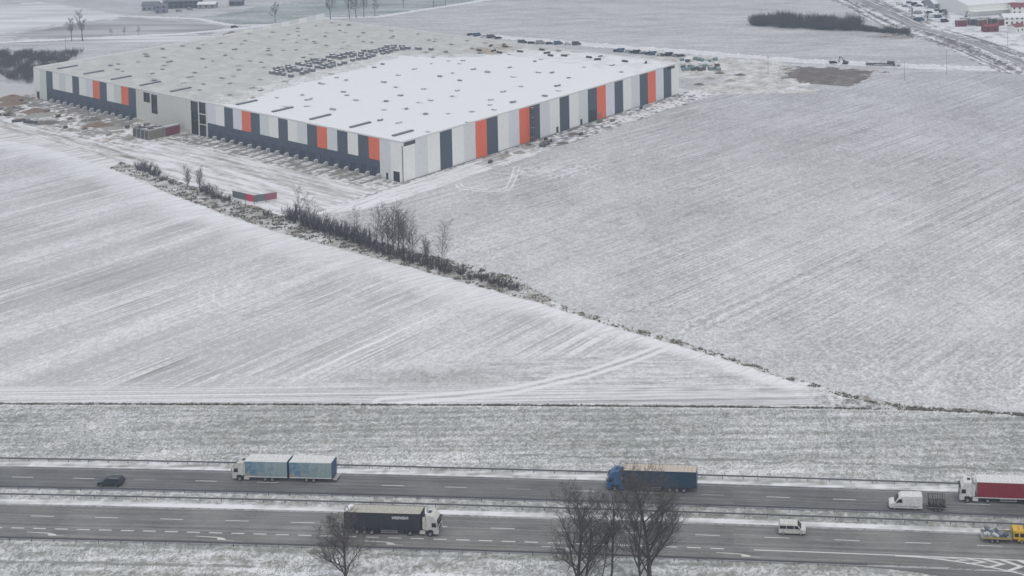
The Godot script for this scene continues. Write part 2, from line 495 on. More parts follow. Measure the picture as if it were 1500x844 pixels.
func far_land(x: float, z: float, snow: Vector3, soil: Vector3, grain: float, fine: float, wide: float) -> Vector3:
	var c := 0.51 + 0.10 * na.get_noise_2d(x * 0.03, z * 0.14) + 0.14 * na.get_noise_2d(x * 0.12, z * 0.8) + 0.16 * grain + 0.10 * fine
	soil = Vector3(0.20, 0.19, 0.195)
	var p := Vector2(x + 4.0 * fine + 6.0 * wide, z + 6.0 * wide)
	if x < -60.0 and z < -700.0:
		if Geometry2D.is_point_in_polygon(p, p_green):
			c = 0.22 + 0.24 * na.get_noise_2d(x * 0.04, z * 0.2) + 0.15 * fine
			soil = Vector3(0.22, 0.27, 0.24)
		elif Geometry2D.is_point_in_polygon(p, p_pale):
			c = 0.80 + 0.24 * na.get_noise_2d(x * 0.03, z * 0.2)
		elif Geometry2D.is_point_in_polygon(p, p_grey):
			c = 0.36 + 0.25 * na.get_noise_2d(x * 0.03, z * 0.2)
		elif x < -300.0 and z > -735.0:
			c = 0.62 + 0.5 * na.get_noise_2d(x * 0.02, z * 0.6)
	if x < 0.0 and seg_dist(WHITE_ROAD, x, z) < 3.2 + fine:
		c = 0.95
	if x < -260.0 and seg_dist(FARM_ROAD, x, z) < 2.4 + fine:
		c = 0.9
	if x > -170.0 and z > -720.0:
		var d := seg_dist(FAR_ROAD, x, z)
		if d < 5.0 + 1.6 * fine + 2.0 * wide:
			c = 0.93 + 0.2 * fine - (0.2 if absf(d - 1.2) < 0.5 else 0.0)
	if x > -60.0 and x < 32.0 and z > -640.0 and seg_dist(FAR_ROAD, x, z) > 4.5 and z > lookup(FAR_ROAD, x):
		c = 0.48 + 0.4 * wide + 0.3 * fine
		soil = Vector3(0.36, 0.35, 0.30)
	if x > 20.0 and x < 80.0 and z > -612.0 and Geometry2D.is_point_in_polygon(p, p_brown):
		c = 0.02 + 0.1 * fine + 0.1 * wide
		soil = Vector3(0.155, 0.13, 0.115)
	if x > 70.0 and z > -715.0 and z < -672.0:
		var e := Vector2((x - 108.0) / 26.0, (z + 691.0 + (x - 108.0) * 0.0) / 8.0).length()
		if e < 1.0 + 0.5 * fine:
			c = 0.12 + 0.4 * fine + 0.3 * wide
			soil = Vector3(0.15, 0.135, 0.125)
	if x > 40.0:
		var r := seg_dist(RAIL_ROAD, x, z)
		if r < 17.0 + 3.0 * wide:
			var q := (x - lookup(RAIL_X, z)) + 1.2 * fine
			var st := na.get_noise_2d(q * 1.1, z * 0.03)
			c = 0.34 + 1.0 * st + 0.4 * fine + 0.5 * wide
			soil = Vector3(0.17, 0.16, 0.155)
			if absf(q) < 3.4:
				soil = Vector3(0.27, 0.27, 0.275)
				c = 0.15 + 0.5 * st + 0.15 * fine
		if z < -596.0:
			var side := x - lookup(RAIL_X, z)
			if side > 16.0:
				c = 0.88 + 0.5 * wide + 0.3 * fine
	return soil.lerp(snow, clampf(c, 0.0, 1.0))

func to_byte(f: float) -> int:
	return srgb[int(clampf(f, 0.0, 1.0) * 2047.0)]

func land_row(j: int) -> void:
	var out := PackedByteArray()
	out.resize(map_w * 3)
	var z := map_rect.position.y + map_rect.size.y * (j + 0.5) / map_h
	var dx := map_rect.size.x / map_w
	var k := 0
	for i in map_w:
		var q := land(map_rect.position.x + dx * (i + 0.5), z)
		out[k] = to_byte(q.x); out[k + 1] = to_byte(q.y); out[k + 2] = to_byte(q.z)
		k += 3
	rows[j] = out

func roof_row(j: int) -> void:
	var out := PackedByteArray()
	out.resize(map_w * 3)
	var b := NR * PW * (j + 0.5) / map_h
	var lim := lookup(ROOF_SNOW, b)
	var k := 0
	for i in map_w:
		var wt := wet[j * map_w + i]
		var a := NL * PW * (i + 0.5) / map_w
		var fine := nb.get_noise_2d(a * 1.6, b * 1.6)
		var wide := nf.get_noise_2d(a * 0.7, b * 0.7)
		var c := 0.03 + 0.30 * maxf(0.0, nf.get_noise_2d(a * 0.4 + 300.0, b * 0.9)) + 0.05 * fine
		if a < lim + 4.0 * wide + 1.5 * fine:
			c = 1.03 + 0.08 * fine + 0.16 * minf(0.0, na.get_noise_2d(a * 0.5, b * 0.5) + 0.25)
			if b > 136.0:
				c -= 0.4 * clampf(0.3 + 2.5 * wide + fine, 0.0, 1.0)
		elif a < lim + 12.0 + 12.0 * wide:
			c += 0.35 + 0.5 * fine
		var m := Vector3(0.515, 0.52, 0.497)
		m *= 1.0 + 0.10 * wide + 0.03 * fine
		if fmod(a, 6.0) < 0.3:
			m *= 0.97
		if b > 134.0 and b < 156.0 and a > 90.0 and a < 112.0 and wide + 0.5 * fine > -0.12:
			m = Vector3(0.36, 0.31, 0.25); c *= 0.3
		if a > lim and nb.get_noise_2d(a * 0.55 + 40.0, b * 0.55) > 0.62:
			c -= 0.35
			m *= 0.9
		c -= wt * (0.40 + 0.5 * fine)
		m *= 1.0 - 0.28 * wt * (0.7 + 0.6 * fine)
		var q := m.lerp(Vector3(0.795, 0.80, 0.82), clampf(c, 0.0, 1.0))
		out[k] = to_byte(q.x); out[k + 1] = to_byte(q.y); out[k + 2] = to_byte(q.z)
		k += 3
	rows[j] = out

func asphalt_row(j: int) -> void:
	var out := PackedByteArray()
	out.resize(map_w * 3)
	var t := (j + 0.5) / map_h
	var k := 0
	for i in map_w:
		var s := 120.0 * i / map_w
		var w := 11.0 * t
		var f := nb.get_noise_2d(s * 2.2, w * 5.0)
		var g := na.get_noise_2d(s * 0.05, w * 3.4)
		var h := na.get_noise_2d(s * 0.22 + 50.0, w * 7.0)
		var wide := nf.get_noise_2d(s * 0.5, w * 0.7)
		var lane := absf(fmod(w + 0.05, 3.72) - 1.86)
		var worn := clampf(1.0 - absf(lane - 0.92) / 0.38, 0.0, 1.0)
		var q := (0.212 - 0.030 * worn * (1.0 + 0.8 * g)) * (1.0 + 0.20 * g + 0.14 * h + 0.10 * f + 0.22 * wide)
		var tint := Vector3(1.0, 0.99, 0.96) * q
		var rim := minf(t, 1.0 - t) * 11.0
		if rim < 0.32 + 0.22 * h + 0.25 * f:
			tint = tint.lerp(Vector3(0.52, 0.53, 0.56), 0.55)
		out[k] = to_byte(tint.x); out[k + 1] = to_byte(tint.y); out[k + 2] = to_byte(tint.z)
		k += 3
	rows[j] = out

func compute(w: int, h: int, rect: Rect2, how: Callable) -> ImageTexture:
	map_w = w; map_h = h; map_rect = rect
	rows = []
	rows.resize(h)
	var id := WorkerThreadPool.add_group_task(how, h)
	WorkerThreadPool.wait_for_group_task_completion(id)
	var all := PackedByteArray()
	for r in rows:
		all.append_array(r)
	var im := Image.create_from_data(w, h, false, Image.FORMAT_RGB8, all)
	im.generate_mipmaps()
	return ImageTexture.create_from_image(im)

func map_mat(tex: Texture2D, rough := 0.95) -> StandardMaterial3D:
	var m := StandardMaterial3D.new()
	m.albedo_texture = tex
	m.roughness = rough
	m.specular_mode = BaseMaterial3D.SPECULAR_SCHLICK_GGX
	m.metallic_specular = 0.2
	return m

# sheet between two lines z(x), textured by its place on the map
func sheet(rect: Rect2, xs0: float, xs1: float, step: float, za: Callable, zb: Callable, y: float) -> ArrayMesh:
	var m := MB.new()
	var uv := func(x: float, z: float) -> Vector2: return Vector2((x - rect.position.x) / rect.size.x, (z - rect.position.y) / rect.size.y)
	var x := xs0
	while x < xs1 - 0.001:
		var x2 := minf(x + step, xs1)
		var a0: float = za.call(x)
		var a1: float = za.call(x2)
		var b0: float = zb.call(x)
		var b1: float = zb.call(x2)
		m.uvquad(Vector3(x, y, a0), Vector3(x2, y, a1), Vector3(x2, y, b1), Vector3(x, y, b0), Vector3.UP, uv.call(x, a0), uv.call(x2, a1), uv.call(x2, b1), uv.call(x, b0))
		x = x2
	return m.mesh()

# ---------------------------------------------------------------- highway
func ribbon(o0: float, o1: float, x0: float, x1: float, y: float, step := 6.0, tile := 120.0) -> ArrayMesh:
	var m := MB.new()
	var x := x0
	while x < x1 - 0.001:
		var x2 := minf(x + step, x1)
		m.uvquad(Vector3(x, y, road_z(x, o0)), Vector3(x2, y, road_z(x2, o0)), Vector3(x2, y, road_z(x2, o1)), Vector3(x, y, road_z(x, o1)), Vector3.UP, Vector2(x / tile, 0), Vector2(x2 / tile, 0), Vector2(x2 / tile, 1), Vector2(x / tile, 1))
		x = x2
	return m.mesh()

func road_pt(x: float, o: float, y := 0.0) -> Vector3:
	return Vector3(x, y, road_z(x, o))

func guardrail(o: float, face: float, x0: float, x1: float, label: String) -> void:
	var t := thing("guardrail", label, "guardrail", Vector3.ZERO, 0.0, "guardrails along the highway")
	var beam := MB.new()
	var prof := [[0.0, 0.45], [0.07, 0.52], [0.07, 0.56], [0.0, 0.61], [0.07, 0.66], [0.07, 0.70], [0.0, 0.77]]
	var x := x0
	while x < x1 - 0.01:
		var x2 := minf(x + 4.0, x1)
		for k in prof.size() - 1:
			var A := road_pt(x, o + face * (0.06 + prof[k][0]), prof[k][1])
			var B := road_pt(x2, o + face * (0.06 + prof[k][0]), prof[k][1])
			var C := road_pt(x2, o + face * (0.06 + prof[k + 1][0]), prof[k + 1][1])
			var D := road_pt(x, o + face * (0.06 + prof[k + 1][0]), prof[k + 1][1])
			beam.quad(A, B, C, D, (A + C) * 0.5 - Vector3(0, 0, face))
		x = x2
	part(t, "rail_beam", beam.mesh(), M.steel)
	x = x0 + 2.0
	while x < x1:
		part(t, "post", M.post_mesh, M.steel, road_pt(x, o))
		x += 4.0

func paint(road: Node3D, called: String, x0: float, x1: float, o: float, w: float, worn := false) -> void:
	part(road, called, ribbon(o - w * 0.5, o + w * 0.5, x0, x1, 0.066, 3.0, 9.0), M.paint_worn if worn else M.paint)

func build_highway() -> void:
	var ra := struct("highway_far_carriageway", ribbon(-217.7, -210.05, -420, 320, 0.06), M.asphalt_dark)
	var rb := struct("highway_near_carriageway", ribbon(-205.07, -194.3, -420, 320, 0.06), M.asphalt)
	# the ramp that leaves at the right
	var ramp := MB.new()
	var x := 18.0
	while x < 120.0:
		var f := func(q: float) -> float: return -194.3 + 0.0075 * (q - 18.0) * (q - 18.0)
		ramp.uvquad(road_pt(x, -194.32, 0.056), road_pt(x + 6, -194.32, 0.056), road_pt(x + 6, f.call(x + 6), 0.056), road_pt(x, f.call(x), 0.056), Vector3.UP, Vector2(x / 120, 0.06), Vector2((x + 6) / 120, 0.06), Vector2((x + 6) / 120, 0.9), Vector2(x / 120, 0.9))
		x += 6.0
	struct("exit_ramp", ramp.mesh(), M.asphalt_dark)
	for k in range(-14, 16):
		var xa := -126.7 + 12.0 * (k + 5) - 60.0
		if xa > -170.0 and xa < 100.0:
			paint(rb, "lane_dash", xa, xa + 4.3, -201.34, 0.17)
			paint(ra, "lane_dash", xa + 0.8, xa + 5.0, -213.89, 0.15, k % 3 == 1)
	x = -160.0
	while x < 0.0:
		paint(rb, "short_dash", x, x + 2.35, -197.6, 0.24)
		x += 4.0
	paint(rb, "solid_line", 3.4, 110.0, -197.6, 0.26)
	paint(rb, "edge_line", -160.0, 100.0, -204.55, 0.12, true)
	paint(ra, "edge_line", -160.0, 100.0, -217.0, 0.12, true)
	paint(ra, "edge_line", -160.0, 100.0, -210.7, 0.12, true)
	for xc in [-149.5, -119.5, -89.0, -59.0, -28.0, 2.0]:
		var ar := MB.new()
		var P := func(dx: float, dd: float) -> Vector3: return road_pt(xc + dx, -196.05 + dd, 0.066)
		ar.uvquad(P.call(-5.0, -0.52), P.call(-0.6, -0.32), P.call(-0.6, -0.10), P.call(-5.0, -0.40), Vector3.UP, Vector2(0, 0), Vector2(0.6, 0), Vector2(0.6, 0.1), Vector2(0, 0.1))
		ar.uvquad(P.call(-1.0, -0.40), P.call(0.5, 0.0), P.call(1.0, 0.5), P.call(-0.7, 0.42), Vector3.UP, Vector2(0.3, 0), Vector2(0.7, 0), Vector2(0.7, 0.3), Vector2(0.3, 0.3))
		ar.uvquad(P.call(0.6, 0.36), P.call(2.3, 0.44), P.call(2.3, 0.50), P.call(0.6, 0.50), Vector3.UP, Vector2(0.3, 0), Vector2(0.7, 0), Vector2(0.7, 0.3), Vector2(0.3, 0.3))
		part(rb, "arrow_marking", ar.mesh(), M.paint)
	# gore with chevrons
	var low := func(q: float) -> float: return -197.45 + 0.0090 * maxf(0.0, q - 27.0) * maxf(0.0, q - 27.0)
	var gm := MB.new()
	x = 27.0
	while x < 60.0:
		gm.uvquad(road_pt(x, low.call(x) - 0.16, 0.068), road_pt(x + 2, low.call(x + 2) - 0.16, 0.068), road_pt(x + 2, low.call(x + 2) + 0.14, 0.068), road_pt(x, low.call(x) + 0.14, 0.068), Vector3.UP, Vector2(x / 9, 0), Vector2((x + 2) / 9, 0), Vector2((x + 2) / 9, 0.2), Vector2(x / 9, 0.2))
		x += 2.0
	part(rb, "gore_line", gm.mesh(), M.paint)
	for k in 9:
		var xs := 34.0 + k * 2.9
		var cm := MB.new()
		var depth: float = low.call(xs) + 197.55
		for side in [0, 1]:
			var o_a := -197.5 if side == 0 else low.call(xs) as float
			var o_m := -197.5 + depth * 0.5
			var xe := xs - 1.6
			var xm := xs + 1.2
			cm.uvquad(road_pt(xe, o_a, 0.067), road_pt(xe + 1.1, o_a, 0.067), road_pt(xm + 1.1, o_m, 0.067), road_pt(xm, o_m, 0.067), Vector3.UP, Vector2(0, 0), Vector2(0.12, 0), Vector2(0.12, 0.2), Vector2(0, 0.2))
		part(rb, "chevron", cm.mesh(), M.paint)
	guardrail(-219.64, 1.0, -180, 100, "guardrail along the far edge of the far carriageway, below the wide grass verge")
	guardrail(-209.6, -1.0, -180, 100, "guardrail on the median, along the near edge of the far carriageway")
	guardrail(-207.3, 1.0, -180, 100, "guardrail on the median, beside the snow strip of the near carriageway")
	guardrail(-193.8, -1.0, -180, 22, "guardrail along the near edge of the near carriageway, in front of bare trees")
	# delineator posts
	for q in [[-43.2, -218.4, "short white marker post on the far road edge, behind bare trees"], [6.0, -218.4, "short white marker post on the far road edge, between blue lorry and white van"]]:
		var d := thing("marker_post", q[2], "post", road_pt(q[0], q[1]), 0.0, "marker posts")
		part(d, "body", MB.new().prism([[-0.07, 0], [0.07, 0], [0.07, 1.0], [-0.07, 1.12]], -0.05, 0.05, 0.01).mesh(), M.white)
		part(d, "reflector", bmesh(Vector3(0, 0.9, 0.055), Vector3(0.08, 0.18, 0.012)), M.lamp_red)

# ---------------------------------------------------------------- warehouse
func panel_mesh(h: float) -> ArrayMesh:
	var m := MB.new()
	var k := 6
	var w := PW / k
	for i in k:
		m.box(Vector3((i + 0.5) * w, h * 0.5, 0.06), Vector3(w - 0.035, h, 0.12), 0.018)
	return m.mesh()

func build_warehouse() -> void:
	var L := NL * PW
	var R := NR * PW
	var w := thing("warehouse", "huge flat roofed warehouse clad in white, grey, dark blue and orange panel strips", "warehouse", Vector3(BX, 0, BZ))
	var yl := atan2(-DLZ, DLX)     # turns x onto the loading side
	var yr := atan2(-DR.z, DR.x)
	var full := panel_mesh(HB - 0.15)
	var upper := panel_mesh(HB - 6.15)
	var col := {"w": M.p_white, "g": M.p_grey, "l": M.p_lilac, "d": M.p_dark, "o": M.p_orange, "n": M.p_green}
	var lay := "wg" + "odwdgodgwdwgdoldwl"       # 20 strips from the near corner
	var left := "donwdolwdwgwdnw"                       # strips 29 to 43
	# along the loading side the strip runs the other way, so turn it round its own middle
	for i in NL:
		var k := ""
		if i < 20:
			k = lay[i]
		elif i >= 29:
			k = left[i - 29]
		else:
			continue
		var tall := i < 2 or i >= 42
		part(w, "wall_panel", full if tall else upper, col[k], DL * ((i + 1) * PW) + Vector3(0, 0.15 if tall else 6.15, 0), yl + PI)
	var right := "wgwdwgodwlodgwdwgdoldwgdoldw"
	for i in NR:
		part(w, "wall_panel", full, col[right[i]], DR * (i * PW) + Vector3(0, 0.15, 0), yr)
	# plain middle of the loading side
	for seg in [[22.0, 26.2, 0.0, HB], [26.2, 27.0, 0.0, 5.0], [26.2, 27.0, 13.2, HB], [27.0, 27.15, 0.0, HB], [27.15, 28.0, 0.0, 9.2], [27.15, 28.0, 13.4, HB], [28.0, 29.0, 0.0, HB], [20.0, 20.2, 0, HB], [21.0, 21.12, 0, HB], [20.2, 21.0, 9.0, 9.4], [20.2, 21.0, 4.8, 5.1], [20.2, 21.0, 14.0, HB], [21.12, 22.0, 13.8, HB]]:
		var n := int(ceil((seg[1] - seg[0])))
		for q in n:
			var a0: float = lerpf(seg[0], seg[1], float(q) / n) * PW
			var a1: float = lerpf(seg[0], seg[1], float(q + 1) / n) * PW - 0.03
			var m := MB.new()
			m.box(Vector3((a0 + a1) * 0.5, (seg[2] + seg[3]) * 0.5, 0.0), Vector3(a1 - a0, seg[3] - seg[2], 0.24), 0.02)
			part(w, "concrete_panel", m.mesh(), M.concrete_wall, Vector3.ZERO, yl)
	# glazing set back in the openings
	for g in [[26.2, 27.0, 5.0, 13.2], [27.15, 28.0, 9.2, 13.4], [20.2, 21.0, 0.2, 14.0], [21.12, 22.0, 0.2, 13.8]]:
		var gl := part(w, "window", bmesh(Vector3((g[0] + g[1]) * 0.5 * PW, (g[2] + g[3]) * 0.5, 0.35), Vector3((g[1] - g[0]) * PW, g[3] - g[2], 0.06)), M.glass_dark, Vector3.ZERO, yl)
		for q in [0.33, 0.66]:
			part(gl, "mullion", bmesh(Vector3(lerpf(g[0], g[1], q) * PW, (g[2] + g[3]) * 0.5, 0.24), Vector3(0.09, g[3] - g[2], 0.1)), M.steel)
	# back of the openings and inside walls so that nothing shows through
	# dark dock belt with doors and concrete ramps
	for sec in [[2, 20], [29, 42]]:
		for i in range(sec[0], sec[1]):
			var a := i * PW
			var belt := MB.new()
			belt.box(Vector3(a + PW * 0.5, 4.75, 0.0), Vector3(PW - 0.04, 2.8, 0.16), 0.02)
			belt.box(Vector3(a + 0.75, 1.75, 0.0), Vector3(1.42, 3.2, 0.16), 0.02)
			belt.box(Vector3(a + PW - 0.75, 1.75, 0.0), Vector3(1.42, 3.2, 0.16), 0.02)
			part(w, "dock_wall", belt.mesh(), M.p_belt, Vector3.ZERO, yl)
			var door := MB.new()
			for q in 5:
				door.box(Vector3(a + PW * 0.5, 0.45 + q * 0.62, 0.06), Vector3(PW - 3.0, 0.60, 0.06), 0.015)
			part(w, "dock_door", door.mesh(), M.p_belt2, Vector3.ZERO, yl)
	# each dock's concrete bay walls
	var pier := MB.new()
	pier.prism([[0, 0], [1.7, 0], [1.7, 0.7], [1.3, 1.45], [0, 1.45]], -0.52, 0.52, 0.03)
	var pier_mesh := pier.mesh()
	var pad_mesh := MB.new().prism([[0, 0], [8.5, 0], [8.5, 0.05], [3.4, 0.12], [0, 0.12]], -0.7, 0.7, 0.02).mesh()
	var cap_mesh := MB.new().prism([[0.1, 1.46], [1.2, 1.46], [1.2, 1.52], [0.1, 1.52]], -0.44, 0.44, 0.02).mesh()
	var out := atan2(DR.z, -DR.x)
	for sec in [[2, 20], [29, 42]]:
		for i in range(sec[0], sec[1]):
			var at := DL * ((i + 0.02) * PW) - DR * 0.14
			var p := part(w, "dock_ramp", pier_mesh, M.concrete, at, out)
			part(p, "snow_cap", cap_mesh, M.snow)
			part(p, "buffer_pad", pad_mesh, M.concrete_dark, Vector3(0, 0, 0))
	# doors
	for d in [[0.16, 0.78, 3.6]]:
		var dm := part(w, "gate", bmesh(Vector3((d[0] + d[1]) * 0.5 * PW, d[2] * 0.5, -0.18), Vector3((d[1] - d[0]) * PW, d[2], 0.12), 0.02), M.black_gap, Vector3.ZERO, yl)
		part(dm, "frame", MB.new().box(Vector3(d[0] * PW, d[2] * 0.5, -0.2), Vector3(0.2, d[2] + 0.1, 0.2)).box(Vector3(d[1] * PW, d[2] * 0.5, -0.2), Vector3(0.2, d[2] + 0.1, 0.2)).box(Vector3((d[0] + d[1]) * 0.5 * PW, d[2] + 0.15, -0.2), Vector3((d[1] - d[0]) * PW + 0.2, 0.2, 0.2)).mesh(), M.p_white)
	part(w, "side_door", bmesh(Vector3(1.35 * PW, 1.2, -0.16), Vector3(1.1, 2.3, 0.1), 0.02), M.black_gap, Vector3.ZERO, yl)
	part(w, "side_door", bmesh(Vector3(43.35 * PW, 1.7, -0.16), Vector3(2.4, 3.4, 0.1), 0.02), M.black_gap, Vector3.ZERO, yl)
	for b in [13.72, 16.25]:
		part(w, "side_door", bmesh(Vector3(b * PW, 1.35, 0.16), Vector3(1.2, 2.5, 0.1), 0.02), M.black_gap, Vector3.ZERO, yr)
	part(w, "service_gate", bmesh(Vector3(17.5 * PW, 2.6, 0.16), Vector3(4.6, 5.0, 0.1), 0.02), M.black_gap, Vector3.ZERO, yr)
	for b in [0.58, 27.0]:
		var lv := MB.new()
		for q in 4:
			lv.box(Vector3(b * PW, HB - 1.75 + q * 0.34, 0.17), Vector3(5.2, 0.28, 0.1), 0.0, Basis(Vector3.RIGHT, 0.5))
		part(w, "louvre", lv.mesh(), M.black_gap, Vector3.ZERO, yr)
	part(w, "downpipe", MB.new().bar(Vector3(0.12, 0.2, 0.22), Vector3(0.12, HB - 1.6, 0.22), 0.12, 8).mesh(), M.p_dark, Vector3.ZERO, yr)
	# far walls, floor slab plinth, roof with its parapet
	var shell := MB.new()
	shell.box(Vector3(L - 0.2, HB * 0.5, R * 0.5), Vector3(0.3, HB, R))
	shell.box(Vector3(L * 0.5, HB * 0.5, R - 0.2), Vector3(L - 0.4, HB, 0.3))
	var turn := Basis(DL, Vector3.UP, DR)
	var sh := MB.new()
	for i in shell.v.size():
		sh.v.append(turn * shell.v[i]); sh.n.append(turn * shell.n[i])
	if turn.determinant() < 0.0:
		for i in range(0, sh.v.size(), 3):
			var q := sh.v[i + 1]
			sh.v[i + 1] = sh.v[i + 2]; sh.v[i + 2] = q
	part(w, "rear_wall", sh.mesh(), M.p_white)
	var base := MB.new()
	base.quad(DL * -0.3 - DR * 0.0, DL * -0.3 + DR * R, DL * -0.3 + DR * R + Vector3(0, 0.3, 0), DL * -0.3 + Vector3(0, 0.3, 0), DL * 5)
	part(w, "plinth", base.mesh(), M.concrete_dark)
	var roof := MB.new()
	var ry := HB - 0.45
	roof.uvquad(DL * 0.1 + DR * 0.1 + Vector3(0, ry, 0), DL * L + DR * 0.1 + Vector3(0, ry, 0), DL * L + DR * R + Vector3(0, ry, 0), DL * 0.1 + DR * R + Vector3(0, ry, 0), Vector3.UP, Vector2(0, 0), Vector2(1, 0), Vector2(1, 1), Vector2(0, 1))
	var rf := part(w, "roof", roof.mesh(), M.roof)
	for e in [[0.0, 0.0, L, 0.0], [0.0, 0.0, 0.0, R], [L, 0.0, L, R], [165.0, R, 215.0, R], [0.0, R, 40.0, R]]:
		var A: Vector3 = DL * e[0] + DR * e[1]
		var B: Vector3 = DL * e[2] + DR * e[3]
		var d := (B - A).normalized()
		var cop := MB.new()
		cop.box((A + B) * 0.5 + Vector3(0, HB - 0.2, 0), Vector3((B - A).length() + 0.3, 0.5, 0.42), 0.04, Basis(d, Vector3.UP, d.cross(Vector3.UP)))
		part(rf, "parapet", cop.mesh(), M.coping)
	# raised inner face of the far left wall, still without its roof edge
	for i in range(17, 28):
		var up := 0.5 + 2.6 * (i - 17) / 10.0
		part(rf, "raised_panel", MB.new().box(DL * (L - 0.1) + DR * ((i + 0.5) * PW) + Vector3(0, HB + up * 0.5, 0), Vector3(PW - 0.12, up, 0.2), 0.02, Basis(DR, Vector3.UP, DR.cross(Vector3.UP))).mesh(), M.p_white if i % 2 else M.p_grey)
	# long roof lights behind the loading side
	var strip := MB.new().box(Vector3(0, 0.25, 0), Vector3(9.2, 0.5, 1.5), 0.12).mesh()
	for k in 11:
		if k == 5:
			continue
		var s := part(rf, "roof_light", strip, M.roof_glass, DL * (9.8 + 23.25 * k) + DR * 9.0 + Vector3(0, ry, 0), yr)
		s.rotation.y = yr
	# small hatches, vents and cowls all over the roof
	var vent := []
	vent.append(MB.new().box(Vector3(0, 0.22, 0), Vector3(1.9, 0.44, 1.1), 0.08).mesh())
	vent.append(MB.new().box(Vector3(0, 0.2, 0), Vector3(1.3, 0.4, 1.3), 0.08).mesh())
	vent.append(MB.new().box(Vector3(0, 0.3, 0), Vector3(2.2, 0.6, 1.2), 0.12).mesh())
	var lid := MB.new().box(Vector3(0, 0.03, 0), Vector3(1.1, 0.09, 0.9), 0.03).mesh()
	rng.seed = 78
	for q in vents:
		var a: float = q[0]
		var b: float = q[1]
		var kind: int = q[2]
		var sc: float = q[3]
		var o := part(rf, "roof_vent", vent[kind], M.vent if rng.randf() < 0.55 else M.vent2, DL * a + DR * b + Vector3(0, ry, 0), yl + (PI / 2 if rng.randf() < 0.3 else 0.0))
		o.scale = Vector3(sc, rng.randf_range(0.6, 1.3), rng.randf_range(0.7, 1.2))
		if a < lookup(ROOF_SNOW, b) and rng.randf() < 0.7:
			part(o, "snow_lid", lid, M.snow, Vector3(rng.randf_range(-0.3, 0.3), [0.44, 0.4, 0.6][kind], 0))

# where hatches and vents stand on the roof, and the wet ground that melted free round them
func plan_roof() -> void:
	rng.seed = 77
	for i in 19:
		for j in 12:
			var a := 7.0 + i * 13.3 + rng.randf_range(-6.0, 6.0)
			var b := 18.0 + j * 12.4 + rng.randf_range(-5.5, 5.5)
			var keep := rng.randf()
			var sc := rng.randf_range(0.55, 1.45)
			var kind := rng.randi() % 3
			if keep < 0.08 or a > NL * PW - 4.0 or b > NR * PW - 4.0 or (a < 100.0 and keep < 0.34):
				continue
			if a > 124.0 and a < 163.0 and b > 46.0 and b < 128.0 and a - 138.0 < (b - 50.0) * 0.25 + 18.0:
				continue
			vents.append([a, b, kind, sc])
	wet.resize(1024 * 652)
	var px := 1024.0 / (NL * PW)
	var py := 652.0 / (NR * PW)
	for q in vents:
		var r := rng.randf_range(0.8, 2.6)
		var dx := rng.randf_range(-0.6, 0.6)
		for jj in range(int((q[1] - r) * py), int((q[1] + r) * py) + 1):
			for ii in range(int((q[0] - r * 1.5) * px), int((q[0] + r * 1.5) * px) + 1):
				if ii < 0 or jj < 0 or ii > 1023 or jj > 651:
					continue
				var d := Vector2((ii / px - q[0] - dx) / (r * 1.5), (jj / py - q[1]) / r).length()
				wet[jj * 1024 + ii] = maxf(wet[jj * 1024 + ii], clampf(1.3 - d * 1.3, 0.0, 1.0))

func build_roof_stacks() -> void:
	# insulation packs set down in rows on the roof
	var ry := HB - 0.45
	var yl := atan2(-DLZ, DLX)
	rng.seed = 5
	var src: Node3D = null
	for j in 24:
		var b := 50.0 + j * 3.2
		for i in 5:
			var a := 134.0 + 4.9 * i - 2.0 + clampf((b - 60.0) * 0.14, -4.0, 10.0) + rng.randf_range(-1.1, 1.1)
			if rng.randf() < 0.2 or (j < 2 and i > 3) or (j > 18 and i > 2) or j % 6 == 5:
				continue
			var at := plan(a, b + rng.randf_range(-0.3, 0.3), ry)
			var lab: String = "grey insulation stack on the roof, %s from right, %s row from front" % [ORD[i], ORD[j]]
			if src == null:
				src = thing("insulation_stack", lab, "pallet stack", at, yl, "insulation stacks on the roof")
				for q in 3:
					part(src, "pack", bmesh(Vector3(0, 0.28 + q * 0.42, 0), Vector3(2.7, 0.4, 1.3), 0.05), M.wrap)
				part(src, "pallet", bmesh(Vector3(0, 0.04, 0), Vector3(2.6, 0.08, 1.2)), M.wood)
				part(src, "snow_cover", bmesh(Vector3(0.3, 1.35, 0), Vector3(1.6, 0.07, 1.0), 0.03), M.snow)
			else:
				copy(src, at, yl + rng.randf_range(-0.05, 0.05), lab, Vector3(rng.randf_range(0.8, 1.2), rng.randf_range(0.7, 1.1), 1.0))
	for q in [[150, 128, 3.2], [145, 129, 3.2], [139, 127.5, 3.0], [133, 129, 4.0], [126, 131, 2.6]]:
		copy(src, plan(q[0], q[1] - 4.0, ry), yl, "insulation stack in the last loose line behind the roof rows, %s from the left" % ORD[[150, 145, 139, 133, 126].find(q[0])], Vector3(q[2] / 2.7, 0.9, 1.0))
	# loose material near the far edge
	var nb_k := -1
	for q in [[108, 150, 1], [104, 138, 0], [100, 152, 0], [97, 141, 1], [91, 139, 0], [84, 146, 1], [78, 155, 0], [70, 150, 1], [64, 146, 0], [58, 149, 1], [45, 152, 0], [38, 150, 1], [24, 153, 0], [14, 156, 1]]:
		nb_k += 1
		var m := thing("roof_bundle", "dark roll bundle near the far roof edge, %s of the scattered bundles from the left" % ORD[nb_k], "bundle", plan(q[0], q[1], ry), yl + 0.6 * q[2] * q[0], "roofing bundles near the far roof edge")
		for r in 3:
			part(m, "roll", MB.new().tube(PackedVector3Array([Vector3(-1.6, 0.69 if r == 2 else 0.25, -0.26 + 0.52 * r if r < 2 else 0.0), Vector3(1.6, 0.69 if r == 2 else 0.25, -0.26 + 0.52 * r if r < 2 else 0.0)]), PackedFloat32Array([0.25, 0.25]), 8).mesh(), M.felt)

